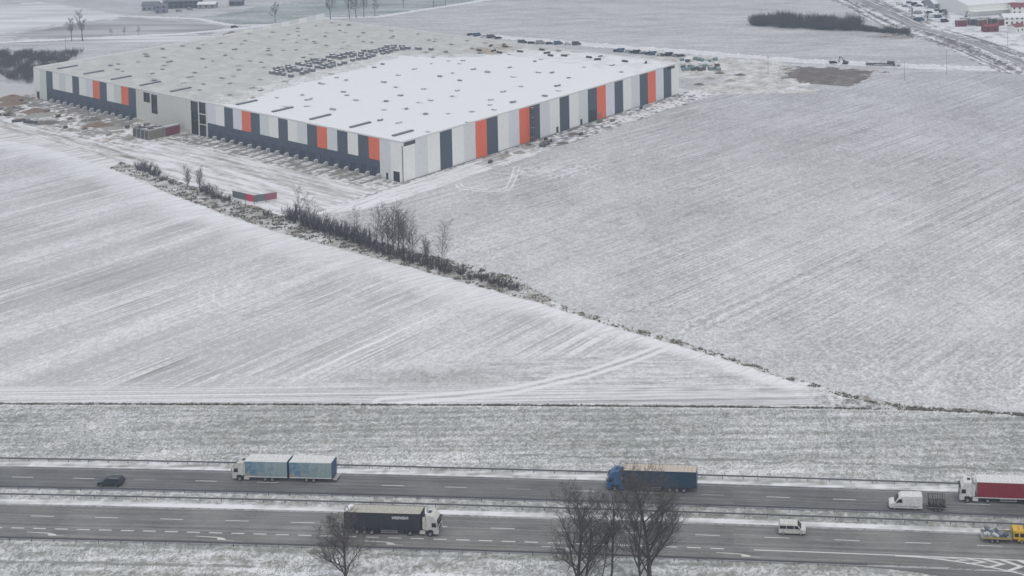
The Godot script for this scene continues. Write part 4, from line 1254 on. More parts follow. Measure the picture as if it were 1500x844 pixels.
func build_trees() -> void:
	var big := {"kids": [17, 9, 7, 7], "spread": 0.68, "reach": 0.56, "start": 0.20, "up": 0.62, "thin": 0.0095, "wood": 1, "depth": 4, "bias": Vector3.ZERO, "stems": [[0, 0, 0, 0, 1.0, 1.0]]}
	var o1 := big.duplicate()
	o1.bias = Vector3(-0.25, 0, 0)
	o1.stems = [[0, 0, -0.10, 0.0, 1.0, 1.4]]
	tree("bare_tree", "bare round crowned tree standing alone in front of the black lorry", Vector3(-62.0, 0, -186.5), tree_meshes(11, 12.2, o1), "", 0.0, Vector3(1.2, 1.0, 1.2))
	var o2 := big.duplicate()
	o2.stems = [[0, 0, -0.05, 0.0, 1.0, 1.2], [0.6, 0.2, 0.16, 0.03, 0.86, 1.0]]
	o2.kids = [16, 8, 7, 7]
	tree("bare_tree", "forked bare tree, leftmost of the cluster in front of the blue lorry", Vector3(-25.0, 0, -184.8), tree_meshes(23, 17.0, o2), "", 0.0, Vector3(1.25, 1.0, 1.25))
	var o3 := big.duplicate()
	o3.kids = [13, 7, 6, 4]
	o3.reach = 0.40
	o3.start = 0.35
	o3.spread = 0.6
	o3.stems = [[0, 0, 0.02, 0, 1.0, 0.85], [-1.2, 0.4, -0.02, 0, 0.82, 0.45]]
	tree("bare_tree", "slender bare tree in the middle of the cluster by the near verge", Vector3(-19.9, 0, -185.6), tree_meshes(37, 17.2, o3), "", 0.0, Vector3(1.25, 1.0, 1.25))
	var o4 := big.duplicate()
	o4.kids = [17, 8, 7, 7]
	o4.bias = Vector3(0.15, 0, 0)
	o4.stems = [[0, 0, 0.0, 0, 1.0, 1.6], [-1.0, 0.3, -0.05, 0, 0.93, 0.85]]
	tree("bare_tree", "tallest bare tree, rightmost of the cluster in front of the blue lorry", Vector3(-13.6, 0, -184.6), tree_meshes(41, 18.6, o4), "", 0.0, Vector3(1.25, 1.0, 1.25))

	# hedge trees
	var slim := {"kids": [22, 8, 6, 4], "spread": 0.70, "reach": 0.42, "start": 0.16, "up": 0.6, "thin": 0.0105, "wood": 1, "depth": 3, "bias": Vector3.ZERO, "stems": [[0, 0, 0, 0, 1.0, 0.55]]}
	var hm := [tree_meshes(51, 13.5, slim), tree_meshes(52, 13.0, slim), tree_meshes(53, 12.0, slim)]
	var wide := slim.duplicate()
	wide.spread = 0.75
	wide.reach = 0.42
	wide.up = 0.5
	wide.stems = [[0, 0, 0.08, 0, 1.0, 0.8], [0.3, 0.1, -0.15, 0.1, 0.9, 0.7], [-0.2, 0.3, 0.2, -0.1, 0.8, 0.6]]
	var wm := [tree_meshes(61, 7.5, wide), tree_meshes(62, 6.5, wide)]
	var row := [[-104.6, -347.6, 0.95, 0], [-102.2, -346.2, 1.0, 1], [-100.2, -345.6, 1.04, 2], [-98.2, -343.4, 1.06, 0], [-96.4, -343.0, 1.05, 1], [-94.6, -341.8, 1.02, 2], [-92.8, -340.2, 0.95, 0], [-91.0, -338.4, 0.82, 1], [-101.0, -347.4, 0.9, 2], [-99.0, -345.0, 0.92, 1], [-97.2, -344.4, 0.97, 2], [-95.4, -343.4, 1.0, 0]]
	row.sort_custom(func(p, q): return p[0] < q[0])
	for k in row.size():
		var r: Array = row[k]
		tree("hedge_tree", "slender bare tree, %s from the left in the dense upright clump of the hedge" % ORD[k], Vector3(r[0], 0, r[1]), hm[r[3]], "upright trees of the hedge clump", k * 1.3, Vector3(1.25, r[2] * 0.92, 1.25))
	tree("hedge_tree", "lone oval crowned bare tree at the right end of the hedge", Vector3(-81.3, 0, -331.2), hm[2], "", 2.0, Vector3(1.35, 1.0, 1.35))
	tree("hedge_tree", "thin bare tree standing left of the hedge clump, above the dark bushes", Vector3(-136.9, 0, -375.4), hm[1], "", 0.4, Vector3(0.8, 0.78, 0.8))
	tree("hedge_tree", "pale thin tree just right of the red and grey hoarding", Vector3(-131.5, 0, -370.4), hm[0], "", 1.4, Vector3(1.3, 0.62, 1.3))
	tree("hedge_tree", "small bare tree before the white track, left of the upright clump", Vector3(-113.8, 0, -357.5), hm[2], "", 3.4, Vector3(1.1, 0.66, 1.1))
	tree("hedge_tree", "leaning bare tree between the clump and the lone tree", Vector3(-87.0, 0, -335.4), wm[0], "", 0.0, Vector3.ONE)
	tree("hedge_tree", "dark bushy tree, left of the pair near the loading yard", Vector3(-188.2, 0, -410.2), wm[1], "", 1.0, Vector3(0.95, 1.15, 0.95))
	tree("hedge_tree", "dark bushy tree, right of the pair near the loading yard", Vector3(-183.4, 0, -408.6), wm[0], "", 2.2, Vector3(0.9, 1.0, 0.9))

	# shrubs of the hedge
	var sm := [shrub_mesh(71, 3.2, 3.0, 60, 0.045), shrub_mesh(72, 2.4, 3.2, 60, 0.04), shrub_mesh(73, 1.6, 3.4, 55, 0.035)]
	var spots := [[-215.3, -432.2, 0, 1.15], [-212.0, -429.8, 0, 1.1], [-208.2, -426.6, 0, 1.05], [-205.6, -424.2, 1, 1.0], [-200.4, -419.0, 2, 1.0], [-195.2, -414.6, 2, 1.0], [-180.0, -405.2, 1, 1.2], [-176.8, -402.2, 1, 1.3], [-172.6, -397.2, 1, 1.2], [-168.2, -394.0, 2, 1.2], [-148.6, -378.6, 2, 1.0], [-138.6, -373.8, 0, 1.1], [-135.6, -371.6, 0, 1.2], [-132.0, -368.2, 0, 1.1], [-129.2, -365.2, 0, 1.1], [-126.6, -363.4, 0, 1.15], [-123.6, -361.4, 0, 1.1], [-120.6, -359.6, 0, 1.0], [-117.8, -357.8, 0, 1.05], [-114.6, -355.6, 0, 1.15], [-111.6, -352.8, 0, 1.1], [-108.8, -350.0, 0, 1.2], [-106.2, -347.6, 0, 1.0], [-103.0, -344.6, 1, 1.2], [-99.8, -341.8, 1, 1.2], [-96.4, -339.8, 1, 1.1], [-92.8, -337.0, 0, 1.0], [-89.8, -335.2, 1, 1.1], [-86.8, -333.0, 0, 1.0], [-83.6, -330.4, 0, 1.1], [-80.4, -328.6, 0, 1.0], [-78.6, -326.6, 1, 1.0], [-74.4, -325.4, 0, 0.9], [-70.6, -322.4, 2, 1.2], [-67.4, -320.8, 1, 1.0], [-64.2, -318.2, 1, 1.0], [-61.2, -316.0, 1, 1.1], [-58.2, -314.2, 2, 1.2]]
	for k in spots.size():
		var s: Array = spots[k]
		var lab: String = "low leafless bush along the ditch left of the hoarding, %s of that stretch" % ORD[k - 4] if k >= 4 and k < 11 else ""
		if k < 4:
			lab = "purplish brown bush at the far left start of the hedge, %s from the left" % ORD[k]
		elif k >= 11 and k < 22:
			lab = "dense dark bush right of the hoarding, %s from the left of the dark stretch" % ORD[k - 11]
		elif k >= 22:
			lab = "leafless bush at the foot of the upright trees or after, %s from the left" % ORD[k - 22]
		var t := thing("bush", lab, "bush", Vector3(s[0], 0, s[1]), k * 0.9, "bushes along the ditch" if k >= 4 and (k < 11 or k >= 22) else ("bushes at the hedge start" if k < 4 else "dense hedge bushes"))
		t.scale = Vector3.ONE * s[3] * (1.3 if k >= 11 and k < 22 else 1.0)
		part(t, "stems", sm[s[2]][0], M.shrub)
		part(t, "twigs", sm[s[2]][1], M.shrub_twig)

	# trees far off
	var fo := {"kids": [12, 7, 5], "spread": 0.72, "reach": 0.5, "start": 0.28, "up": 0.45, "thin": 0.05, "wood": 0, "depth": 3, "bias": Vector3.ZERO, "stems": [[0, 0, 0, 0, 1.0, 1.5]]}
	var fm := [tree_meshes(81, 15.0, fo), tree_meshes(82, 16.0, fo), tree_meshes(83, 14.0, fo)]
	var far := [[-391.8, -709.7, 0.85, "smaller of two far bare trees beyond the left end of the warehouse"], [-385.0, -709.2, 1.0, "larger of two far bare trees beyond the left end of the warehouse"], [-292.8, -769.8, 0.85, "single bare tree before the green field behind the warehouse"], [-258.9, -775.4, 1.15, "tallest far tree beside the raised wall of the warehouse"], [-248.8, -782.9, 1.0, "bare tree in the far roadside row, first after the tallest"], [-245.1, -785.5, 1.0, "bare tree in the far roadside row, second after the tallest"], [-240.9, -788.0, 1.0, "bare tree in the far roadside row, third after the tallest"], [-234.3, -790.4, 0.7, "short bare tree ending the far roadside row"], [-224.5, -825.0, 0.9, "far roadside tree at the top edge, left of three"], [-204.5, -828.3, 0.9, "far roadside tree at the top edge, middle of three"], [-197.8, -834.2, 0.8, "far roadside tree at the top edge, right of three"], [-376.4, -725.0, 0.3, "first of three small saplings by the far left road"], [-367.8, -724.4, 0.35, "second of three small saplings by the far left road"], [-359.9, -726.2, 0.32, "third of three small saplings by the far left road"]]
	for k in far.size():
		var f: Array = far[k]
		tree("far_tree", f[3], Vector3(f[0], 0, f[1]), fm[k % 3], "trees far behind the warehouse", k * 1.7, Vector3.ONE * f[2], M.twig_far)
	# a wood and a scrub patch, each read as one mass
	rng.seed = 91
	var pts := []
	for k in 400:
		var t := rng.randf()
		var f := lookup([[0, 16.6], [0.11, 26.9], [0.43, 55.2], [0.75, 82.9], [1.0, 105.2]], t)
		var g := lookup([[0, -733.1], [0.11, -727.2], [0.43, -715.3], [0.75, -706.0], [1.0, -692.7]], t)
		var deep := 24.0 * sqrt(clampf(t * 8.0, 0.0, 1.0)) * (1.0 if t < 0.7 else 0.4)
		pts.append([Vector3(f + rng.randf_range(-2, 2), 0, g - rng.randf() * deep), rng.randf_range(0.8, 2.1) * (1.0 + 0.3 * sin(t * 40.0) * sin(t * 13.0)) * (1.0 if t < 0.7 else 0.5)])
	stuff_copies("far_wood", "dark narrow leafless thicket on the snowy field at the upper right", "thicket", sm[0][1], M.twig_wood, pts)
	pts = []
	for k in 520:
		var q := Vector3(rng.randf_range(-425, -340), 0, rng.randf_range(-668, -585))
		if q.z > -582.0 - (q.x + 345.0) * -0.9 or q.x < -600.0:
			continue
		if q.x > -344.0 + (-q.z - 590.0) * -0.25:
			continue
		pts.append([q, rng.randf_range(0.7, 1.3)])
	stuff_copies("scrub", "dark brown leafless scrub beside the far left end of the warehouse", "scrub", sm[0][1], M.twig_scrub, pts)

func stuff_copies(called: String, label: String, category: String, mesh: Mesh, m: Material, pts: Array, tints := PackedColorArray()) -> void:
	var mm := MultiMesh.new()
	mm.transform_format = MultiMesh.TRANSFORM_3D
	mm.use_colors = tints.size() > 0
	mm.mesh = mesh
	mm.instance_count = pts.size()
	for k in pts.size():
		var s: float = pts[k][1]
		mm.set_instance_transform(k, Transform3D(Basis(Vector3.UP, fmod(k * 2.39996, TAU)).scaled(Vector3(s, s, s)), pts[k][0]))
		if tints.size() > 0:
			mm.set_instance_color(k, tints[k])
	var o := MultiMeshInstance3D.new()
	o.name = numbered(called)
	o.multimesh = mm
	o.material_override = m
	o.set_meta("kind", "stuff")
	o.set_meta("label", label)
	o.set_meta("category", category)
	add_child(o)

func tuft_mesh(seed_by: int, h: float, w: float, blades: int) -> ArrayMesh:
	rng.seed = seed_by
	var m := MB.new()
	for k in blades:
		var a := TAU * k / blades + rng.randf()
		var d := Vector3(cos(a), 0, sin(a))
		var s := Vector3(-d.z, 0, d.x) * w * 0.12
		var base := d * w * 0.15 * rng.randf()
		var mid := base + d * w * 0.3 + Vector3(0, h * rng.randf_range(0.5, 0.7), 0)
		var tip := base + d * w * rng.randf_range(0.4, 0.7) + Vector3(0, h * rng.randf_range(0.7, 1.0), 0)
		m.quad(base - s, base + s, mid + s * 0.7, mid - s * 0.7, base - d)
		m.tri(mid - s * 0.7, mid + s * 0.7, tip, base - d)
	return m.mesh()

func build_grass() -> void:
	var tm := tuft_mesh(3, 0.10, 0.22, 5)
	var hues := [Color(0.315, 0.335, 0.305), Color(0.37, 0.37, 0.335), Color(0.29, 0.31, 0.28), Color(0.41, 0.395, 0.355), Color(0.52, 0.53, 0.53)]
	rng.seed = 1001
	for zone in [[-248.5, -219.9, 90000, "far verge"], [-209.4, -206.8, 9000, "median"], [-193.4, -180.0, 50000, "near verge"]]:
		var pts := []
		var tints := PackedColorArray()
		for k in zone[2]:
			var x := rng.randf_range(-165.0, 80.0)
			var z := 0.0
			if zone[3] == "far verge":
				var z1 := road_z(x, -219.9)
				z = rng.randf_range(tz(t_fence, x) + 0.4, z1)
			else:
				z = road_z(x, rng.randf_range(zone[0], zone[1]))
				if zone[3] == "near verge" and x > 16.0 and z < road_z(x, -193.6 + 0.0075 * (x - 18.0) * (x - 18.0)):
					continue
			var cover := nf.get_noise_2d(x * 0.6, z * 0.6) + 0.7 * nb.get_noise_2d(x * 0.9 + 90.0, z * 0.9)
			if cover > rng.randf_range(-1.2, 1.6):
				continue
			pts.append([Vector3(x, 0, z), rng.randf_range(0.5, 1.3)])
			tints.append(hues[rng.randi() % 5])
		var lab: String = {"far verge": "short frosted grass of the wide verge between the far carriageway and the field", "median": "grass tufts on the highway median between the guardrails", "near verge": "frosted grass on the near roadside under the bare trees"}[zone[3]]
		stuff_copies("grass", lab, "grass", tm, M.grass, pts, tints)
	# dead weeds in the ditch and along the verge line
	var wt := tuft_mesh(4, 0.6, 0.8, 8)
	var pts2 := []
	var tints2 := PackedColorArray()
	var dead := [Color(0.15, 0.14, 0.12), Color(0.21, 0.195, 0.165), Color(0.12, 0.115, 0.105), Color(0.27, 0.245, 0.20), Color(0.19, 0.195, 0.16)]
	for k in 11000:
		var x := rng.randf_range(-228.0, 70.0)
		var zu := tz(t_up, x)
		var zl := tz(t_low, x)
		var z := rng.randf_range(zu, zl - 0.3)
		var clump := nf.get_noise_2d(x * 1.6, z * 1.6) + 0.5 * nb.get_noise_2d(x * 0.9, z * 0.9)
		if clump < rng.randf_range(-0.25, 0.35) or (x < -190.0 and rng.randf() < 0.5) or (x > -50.0 and rng.randf() < 0.35):
			continue
		pts2.append([Vector3(x, -0.02, z), rng.randf_range(0.35, 1.0) * (1.0 if x < -56.0 else 0.6)])
		tints2.append(dead[rng.randi() % 5])
	stuff_copies("ditch_weeds", "dead brown weeds filling the diagonal ditch between the two fields", "weeds", wt, M.grass, pts2, tints2)
	pts2 = []
	tints2 = PackedColorArray()
	for k in 3000:
		var x := rng.randf_range(-180.0, 70.0)
		if nf.get_noise_2d(x * 0.8, 5.0) < rng.randf_range(-0.5, 0.1):
			continue
		pts2.append([Vector3(x, -0.02, tz(t_fence, x) + rng.randf_range(-0.7, 0.0)), rng.randf_range(0.25, 0.6)])
		tints2.append(dead[rng.randi() % 5])
	stuff_copies("edge_weeds", "thin dark line of dead grass where the field meets the verge", "weeds", wt, M.grass, pts2, tints2)

# ---------------------------------------------------------------- building site and far things
func container(label: String, at: Vector3, turn: float, m: Material, group := "") -> void:
	var t := thing("site_container", label, "container", at, turn, group)
	t.scale = Vector3(1.1, 1.5, 1.1)
	var body := MB.new()
	for i in 15:
		var x := -2.9 + i * 0.4
		body.box(Vector3(x + 0.1, 1.3, 0), Vector3(0.2, 2.35, 2.36)).box(Vector3(x + 0.3, 1.3, 0), Vector3(0.19, 2.35, 2.28))
	part(t, "wall_sheet", body.mesh(), m)
	var fr := MB.new()
	for sx in [-1, 1]:
		for sz in [-1, 1]:
			fr.box(Vector3(sx * 3.0, 1.3, sz * 1.17), Vector3(0.14, 2.6, 0.14))
		fr.box(Vector3(sx * 3.0, 2.54, 0), Vector3(0.13, 0.14, 2.2)).box(Vector3(sx * 3.0, 0.07, 0), Vector3(0.13, 0.14, 2.2))
	for sz in [-1, 1]:
		fr.box(Vector3(0, 2.54, sz * 1.17), Vector3(5.86, 0.14, 0.13)).box(Vector3(0, 0.07, sz * 1.17), Vector3(5.86, 0.14, 0.13))
	part(t, "frame", fr.mesh(), M.concrete)
	var dr := part(t, "door", bmesh(Vector3(-2.98, 1.25, 0.0), Vector3(0.06, 2.1, 1.7), 0.02), M.felt)
	part(dr, "lock_bar", MB.new().bar(Vector3(-3.04, 0.3, 0.3), Vector3(-3.04, 2.2, 0.3), 0.03, 5).mesh(), M.alu)
	part(t, "snow_cover", bmesh(Vector3(0.1, 2.66, 0.05), Vector3(5.6, 0.1, 2.1), 0.04), M.snow_dirty)

func small_car(label: String, at: Vector3, turn: float, m: Material, group: String, van := false) -> void:
	var t := thing("parked_car", label, "car" if not van else "van", at, turn, group)
	var p := [[2.1, 0.3], [2.15, 0.7], [1.2, 0.9], [0.5, 1.42], [-1.5, 1.45], [-2.1, 0.95], [-2.15, 0.3]] if not van else [[2.5, 0.3], [2.6, 1.0], [1.7, 1.25], [1.1, 2.2], [-2.5, 2.3], [-2.6, 0.3]]
	part(t, "body", MB.new().prism(p, -0.88, 0.88, 0.1, 0.12, 0.9).mesh(), m)
	for s in [-1.0, 1.0]:
		part(t, "side_window", MB.new().pane([[0.95, 0.98], [0.5, 1.34], [-1.4, 1.36], [-1.7, 1.0]] if not van else [[1.5, 1.3], [1.1, 1.95], [0.4, 1.95], [0.4, 1.3]], s, 0.88, 0.2, 0.9).mesh(), M.glass_dark)
		wheel(t, 1.3, s * 0.8, 0.32, 0.2)
		wheel(t, -1.3, s * 0.8, 0.32, 0.2)
	part(t, "roof_snow", bmesh(Vector3(-0.5, 1.47 if not van else 2.3, 0), Vector3(1.7 if not van else 3.0, 0.06, 1.2), 0.02), M.snow)

func house(called: String, label: String, at: Vector3, turn: float, s: Vector3, wall: Material, roof: Material, ridge := 0.45, windows := true) -> Node3D:
	var t := thing(called, label, "building", at, turn)
	part(t, "wall", bmesh(Vector3(0, s.y * 0.5, 0), Vector3(s.x, s.y, s.z)), wall)
	var h := s.z * 0.5 * ridge
	var rf := MB.new()
	var o := 0.4
	rf.prism([[-s.z * 0.5 - o, s.y - 0.05], [0, s.y + h], [s.z * 0.5 + o, s.y - 0.05], [s.z * 0.5 + o, s.y + 0.15], [0, s.y + h + 0.25], [-s.z * 0.5 - o, s.y + 0.15]], -s.x * 0.5 - o, s.x * 0.5 + o)
	part(t, "roof", rf.mesh(), roof, Vector3.ZERO, PI / 2)
	part(t, "gable", MB.new().prism([[-s.z * 0.5, s.y], [0, s.y + h], [s.z * 0.5, s.y]], -s.x * 0.5, s.x * 0.5).mesh(), wall, Vector3.ZERO, PI / 2)
	var n := maxi(2, int(s.x / 3.2)) if windows else 0
	for k in n:
		var x := -s.x * 0.5 + s.x * (k + 0.5) / n
		for y in range(1 if s.y < 4.5 else 2):
			for sd in [-1.0, 1.0]:
				part(t, "window", bmesh(Vector3(x, 1.6 + y * 2.7, sd * (s.z * 0.5 + 0.02)), Vector3(1.2, 1.3, 0.08)), M.glass_dark)
	return t

func mound(label: String, at: Vector3, r: float, h: float, m: Material, seed_by: int) -> void:
	var t := thing("earth_heap", label, "heap", at, 0.0, "earth heaps on the building site")
	var b := MB.new()
	var ring := 14
	rng.seed = seed_by
	var f := FastNoiseLite.new()
	f.seed = seed_by
	f.frequency = 0.5
	var pt := func(k: int, l: int) -> Vector3:
		var a := TAU * (k % ring) / ring
		var q := float(l) / 5.0
		var rr := r * (1.0 - q) * (1.0 + 0.35 * f.get_noise_2d(cos(a) * 3.0, sin(a) * 3.0 + l))
		return Vector3(cos(a) * rr * 1.4, h * (q * q * (3.0 - 2.0 * q)) * (1.0 + 0.4 * f.get_noise_2d(sin(a) * 4.0, cos(a) * 4.0 + l * 2.0)) - 0.1, sin(a) * rr)
	for l in 5:
		for k in ring:
			b.quad(pt.call(k, l), pt.call(k + 1, l), pt.call(k + 1, l + 1), pt.call(k, l + 1), Vector3(0, -3, 0))
	part(t, "heap_body", b.mesh(), m)

func excavator(label: String, at: Vector3, turn: float, m: Material) -> Node3D:
	var t := thing("excavator", label, "excavator", at, turn)
	for s in [-1.0, 1.0]:
		var tr := part(t, "track", MB.new().prism([[-1.7, 0.15], [-1.4, 0.0], [1.4, 0.0], [1.7, 0.15], [1.9, 0.45], [1.6, 0.8], [-1.6, 0.8], [-1.9, 0.45]], s * 0.8, s * 1.35, 0.04).mesh(), M.rubber)
		part(tr, "hub", MB.new().lathe([[0.0, -0.02], [0.28, 0.0], [0.28, 0.1], [0.0, 0.12]], 10).mesh(), m, Vector3(1.4, 0.42, s * 1.32))
	part(t, "house", MB.new().prism([[-2.2, 1.0], [-2.3, 1.9], [-0.6, 2.1], [1.0, 1.6], [1.3, 1.0]], -1.25, 1.25, 0.08).mesh(), m)
	var c := part(t, "cab", MB.new().prism([[-0.2, 1.5], [-0.2, 3.0], [0.9, 3.0], [1.3, 2.2], [1.3, 1.2]], -1.2, -0.2, 0.06).mesh(), m)
	part(c, "cab_window", MB.new().prism([[-0.05, 1.9], [-0.05, 2.85], [0.85, 2.85], [1.2, 2.1], [1.2, 1.9]], -1.22, -1.19).mesh(), M.glass_dark)
	part(t, "boom", MB.new().prism([[0.8, 1.5], [2.2, 4.2], [4.2, 4.9], [4.25, 4.6], [2.55, 3.8], [1.3, 1.4]], 0.0, 0.42, 0.04).mesh(), m)
	part(t, "stick", MB.new().prism([[4.3, 5.2], [4.6, 5.0], [5.3, 2.2], [5.05, 2.1], [4.0, 4.6]], 0.05, 0.38, 0.03).mesh(), m)
	part(t, "bucket", MB.new().prism([[5.3, 2.3], [5.5, 1.3], [4.9, 0.8], [4.2, 1.0], [4.8, 1.3], [5.0, 2.2]], -0.35, 0.75, 0.03).mesh(), M.felt)
	return t

func build_site() -> void:
	var along := atan2(-DR.z, DR.x)
	var al := atan2(-DLZ, DLX)
	for k in 4:
		container(["olive grey site container at the near corner of the row before the warehouse gate", "brown grey site container, second in the row before the warehouse gate", "dark grey site container, third in the row before the warehouse gate", "pale grey site container at the left end of the row before the warehouse gate"][k], plan(134.2 + k * 2.9, -12.0), along, [M.cont_olive, M.cont_brown, M.felt, M.cont_pale][k], "site containers before the gate")
	container("dark red site container beside the warehouse gate", plan(133.6, -5.4), along, M.cont_red, "site containers before the gate")
	# small crates on top and around
	rng.seed = 12
	for k in 10:
		var t := thing("timber_stack", "small plank stack lying on the site containers, %s from the left" % ORD[k], "planks", plan(143.5 - k * 1.05, rng.randf_range(-14.2, -9.5), 4.06), along + rng.randf_range(-0.3, 0.3), "plank stacks on the containers")
		for q in 3:
			part(t, "plank", bmesh(Vector3(0, 0.06 + q * 0.12, 0.1 * q), Vector3(2.4, 0.1, 0.5)), M.wood if q % 2 else M.felt)
	var hk := -1
	for q in [[262.0, -7.0, 6.0, 2.0, 1], [251.0, -12.0, 5.5, 1.7, 1], [238.0, -17.5, 4.0, 1.6, 2], [226.0, -14.0, 5.0, 1.4, 1], [214.0, -17.0, 4.0, 1.5, 0], [199.0, -22.5, 4.5, 0.9, 2], [188.0, -9.0, 3.5, 1.2, 2], [176.0, -13.0, 5.0, 1.3, 1], [165.0, -12.0, 4.0, 1.0, 0]]:
		hk += 1
		mound("%s heap before the left loading docks, %s heap from the left" % [["low grey rubble", "brown earth", "dark wet earth"][q[4]], ORD[hk]], plan(q[0], q[1]), q[2], q[3], [M.rubble, M.earth, M.earth_dark][q[4]], int(q[0]))
	excavator("tracked olive excavator among earth heaps at the far left of the site", plan(228.0, -24.0), al + 2.7, M.machine_olive)
	for q in [[205.0, -26.0, 0.4], [212.0, -27.0, 1.0], [234.0, -27.0, 0.2]]:
		var t := thing("pipe_stack", "dark bundle of pipes on the snow, %s" % {205.0: "farthest right from the olive excavator", 212.0: "just right of the olive excavator", 234.0: "left of the olive excavator"}[q[0]], "pipes", plan(q[0], q[1]), al + q[2], "pipe bundles on the site")
		for k in 5:
			part(t, "pipe", MB.new().bar(Vector3(-3.0, 0.3 + 0.5 * (k / 3), (k % 3) * 0.6 - 0.6 + 0.3 * (k / 3)), Vector3(3.0, 0.3 + 0.5 * (k / 3), (k % 3) * 0.6 - 0.6 + 0.3 * (k / 3)), 0.29, 8).mesh(), M.felt)
	rng.seed = 19
	for k in 22:
		var a := 252.0 - k * 4.6
		var t := thing("site_pallet", "pallet of building material before the left half of the warehouse, %s from the left" % ORD[k], "pallet", plan(a, rng.randf_range(-26.0, -7.5)), along + rng.randf_range(-0.5, 0.5), "pallets scattered before the warehouse")
		part(t, "pallet_base", bmesh(Vector3(0, 0.08, 0), Vector3(1.8, 0.16, 1.2)), M.wood)
		part(t, "goods", bmesh(Vector3(0, 0.6, 0), Vector3(rng.randf_range(1.2, 2.4), rng.randf_range(0.5, 1.3), 1.1), 0.06), [M.felt, M.rubble, M.cont_brown, M.snow_dirty, M.concrete][k % 5])
	for k in 9:
		var t := thing("site_pallet", "pallet of building material along the gable wall, %s from the near corner" % ORD[k], "pallet", plan(-rng.randf_range(3.0, 11.0), 34.0 + k * 12.0), along + rng.randf_range(-0.5, 0.5), "pallets along the gable wall")
		part(t, "pallet_base", bmesh(Vector3(0, 0.08, 0), Vector3(1.8, 0.16, 1.2)), M.wood)
		part(t, "goods", bmesh(Vector3(0, 0.6, 0), Vector3(rng.randf_range(1.2, 2.4), rng.randf_range(0.5, 1.3), 1.1), 0.06), [M.felt, M.rubble, M.cont_brown, M.snow_dirty][k % 4])
	for q in [[150.0, -8.0, "scaffold frame standing left of the site containers"], [241.0, -9.0, "scaffold frame by the far left docks"], [118.0, -7.5, "scaffold frame before the tall gate glazing"]]:
		var t := thing("access_scaffold", q[2], "scaffold", plan(q[0], q[1]), al)
		for k in 3:
			var f := MB.new()
			for sz in [-0.7, 0.7]:
				f.bar(Vector3(k * 2.2, 0, sz), Vector3(k * 2.2, 4.4, sz), 0.06, 5)
			f.bar(Vector3(k * 2.2, 2.1, -0.7), Vector3(k * 2.2, 2.1, 0.7), 0.05, 5).bar(Vector3(k * 2.2, 4.2, -0.7), Vector3(k * 2.2, 4.2, 0.7), 0.05, 5)
			part(t, "upright_frame", f.mesh(), M.alu)
		for y in [2.15, 4.25]:
			part(t, "deck", bmesh(Vector3(2.2, y, 0), Vector3(4.6, 0.08, 1.3)), M.wood)
	# V shaped hoarding by the hedge
	var h := thing("hoarding", "V shaped red and grey hoarding standing between the hedge and the loading yard", "hoarding", Vector3(-157.0, 0, -390.0))
	var p0 := Vector3(-9.4, 0, -5.6)
	var p1 := Vector3(0, 0, 0)
	var p2 := Vector3(6.2, 0, -3.4)
	for q in [[p0, p1.lerp(p0, 0.42), M.hoard_grey, "left grey board"], [p1.lerp(p0, 0.42), p1, M.hoard_red, "left red board"], [p1, p1.lerp(p2, 0.5), M.hoard_grey, "right grey board"], [p1.lerp(p2, 0.5), p2, M.hoard_red2, "right red board"]]:
		var A: Vector3 = q[0]
		var B: Vector3 = q[1]
		var d := (B - A).normalized()
		var bd := part(h, "board", MB.new().box((A + B) * 0.5 + Vector3(0, 1.9, 0), Vector3((B - A).length() - 0.06, 2.3, 0.08), 0.01, Basis(d, Vector3.UP, d.cross(Vector3.UP))).mesh(), q[2])
		bd.set_meta("label", q[3])
		part(h, "post", MB.new().bar(A + Vector3(0, 0, 0.1), A + Vector3(0, 3.1, 0.1), 0.08, 6).mesh(), M.steel)
		part(h, "brace", MB.new().bar(A + Vector3(0, 2.2, -0.1), A + Vector3(0.2, 0, -1.6), 0.05, 5).mesh(), M.steel)
	# telehandler by the gable wall
	var t2 := thing("telehandler", "grey telescopic handler with black cab parked by the gable wall of the warehouse", "telehandler", Vector3(-71.5, 0, -459.5), along + 0.25)
	part(t2, "chassis", MB.new().prism([[-2.4, 0.6], [-2.4, 1.5], [-0.4, 1.6], [0.4, 1.1], [2.4, 1.1], [2.4, 0.6]], -1.0, 1.0, 0.07).mesh(), M.machine_grey)
	part(t2, "cab", MB.new().prism([[1.2, 1.1], [1.2, 2.6], [2.1, 2.6], [2.5, 1.8], [2.5, 1.1]], -1.0, 0.0, 0.06).mesh(), M.black)
	part(t2, "boom", MB.new().prism([[-2.6, 1.9], [-2.4, 2.4], [-0.2, 2.1], [4.2, 1.3], [4.1, 1.0], [-0.2, 1.6]], 0.15, 0.6, 0.04).mesh(), M.machine_olive)
	part(t2, "fork", MB.new().box(Vector3(4.3, 0.8, 0.35), Vector3(0.12, 1.0, 1.2)).box(Vector3(4.9, 0.35, 0.0), Vector3(1.2, 0.08, 0.14)).box(Vector3(4.9, 0.35, 0.7), Vector3(1.2, 0.08, 0.14)).mesh(), M.black)
	for s in [-1.0, 1.0]:
		wheel(t2, 1.6, s * 1.05, 0.62, 0.4)
		wheel(t2, -1.6, s * 1.05, 0.62, 0.4)
	for q in [[44.0, -6.0, 1], [50.0, -7.5, 0], [57.0, -5.0, 0], [82.0, -7.0, 2], [69.0, -12.5, 2]]:
		mound("rubble heap along the gable wall, %s from the near corner" % ORD[[44.0, 50.0, 57.0, 69.0, 82.0].find(q[0])], plan(q[1] * 1.0, q[0]), 2.4, 0.8, [M.rubble, M.rubble, M.earth_dark][q[2]], int(q[0]))
	# scaffold tower and lift at the gable wall
	var sc := thing("scaffold_tower", "narrow dark scaffold tower against the gable wall between orange and dark panels", "scaffold", plan(-1.2, 11.05 * PW), along)
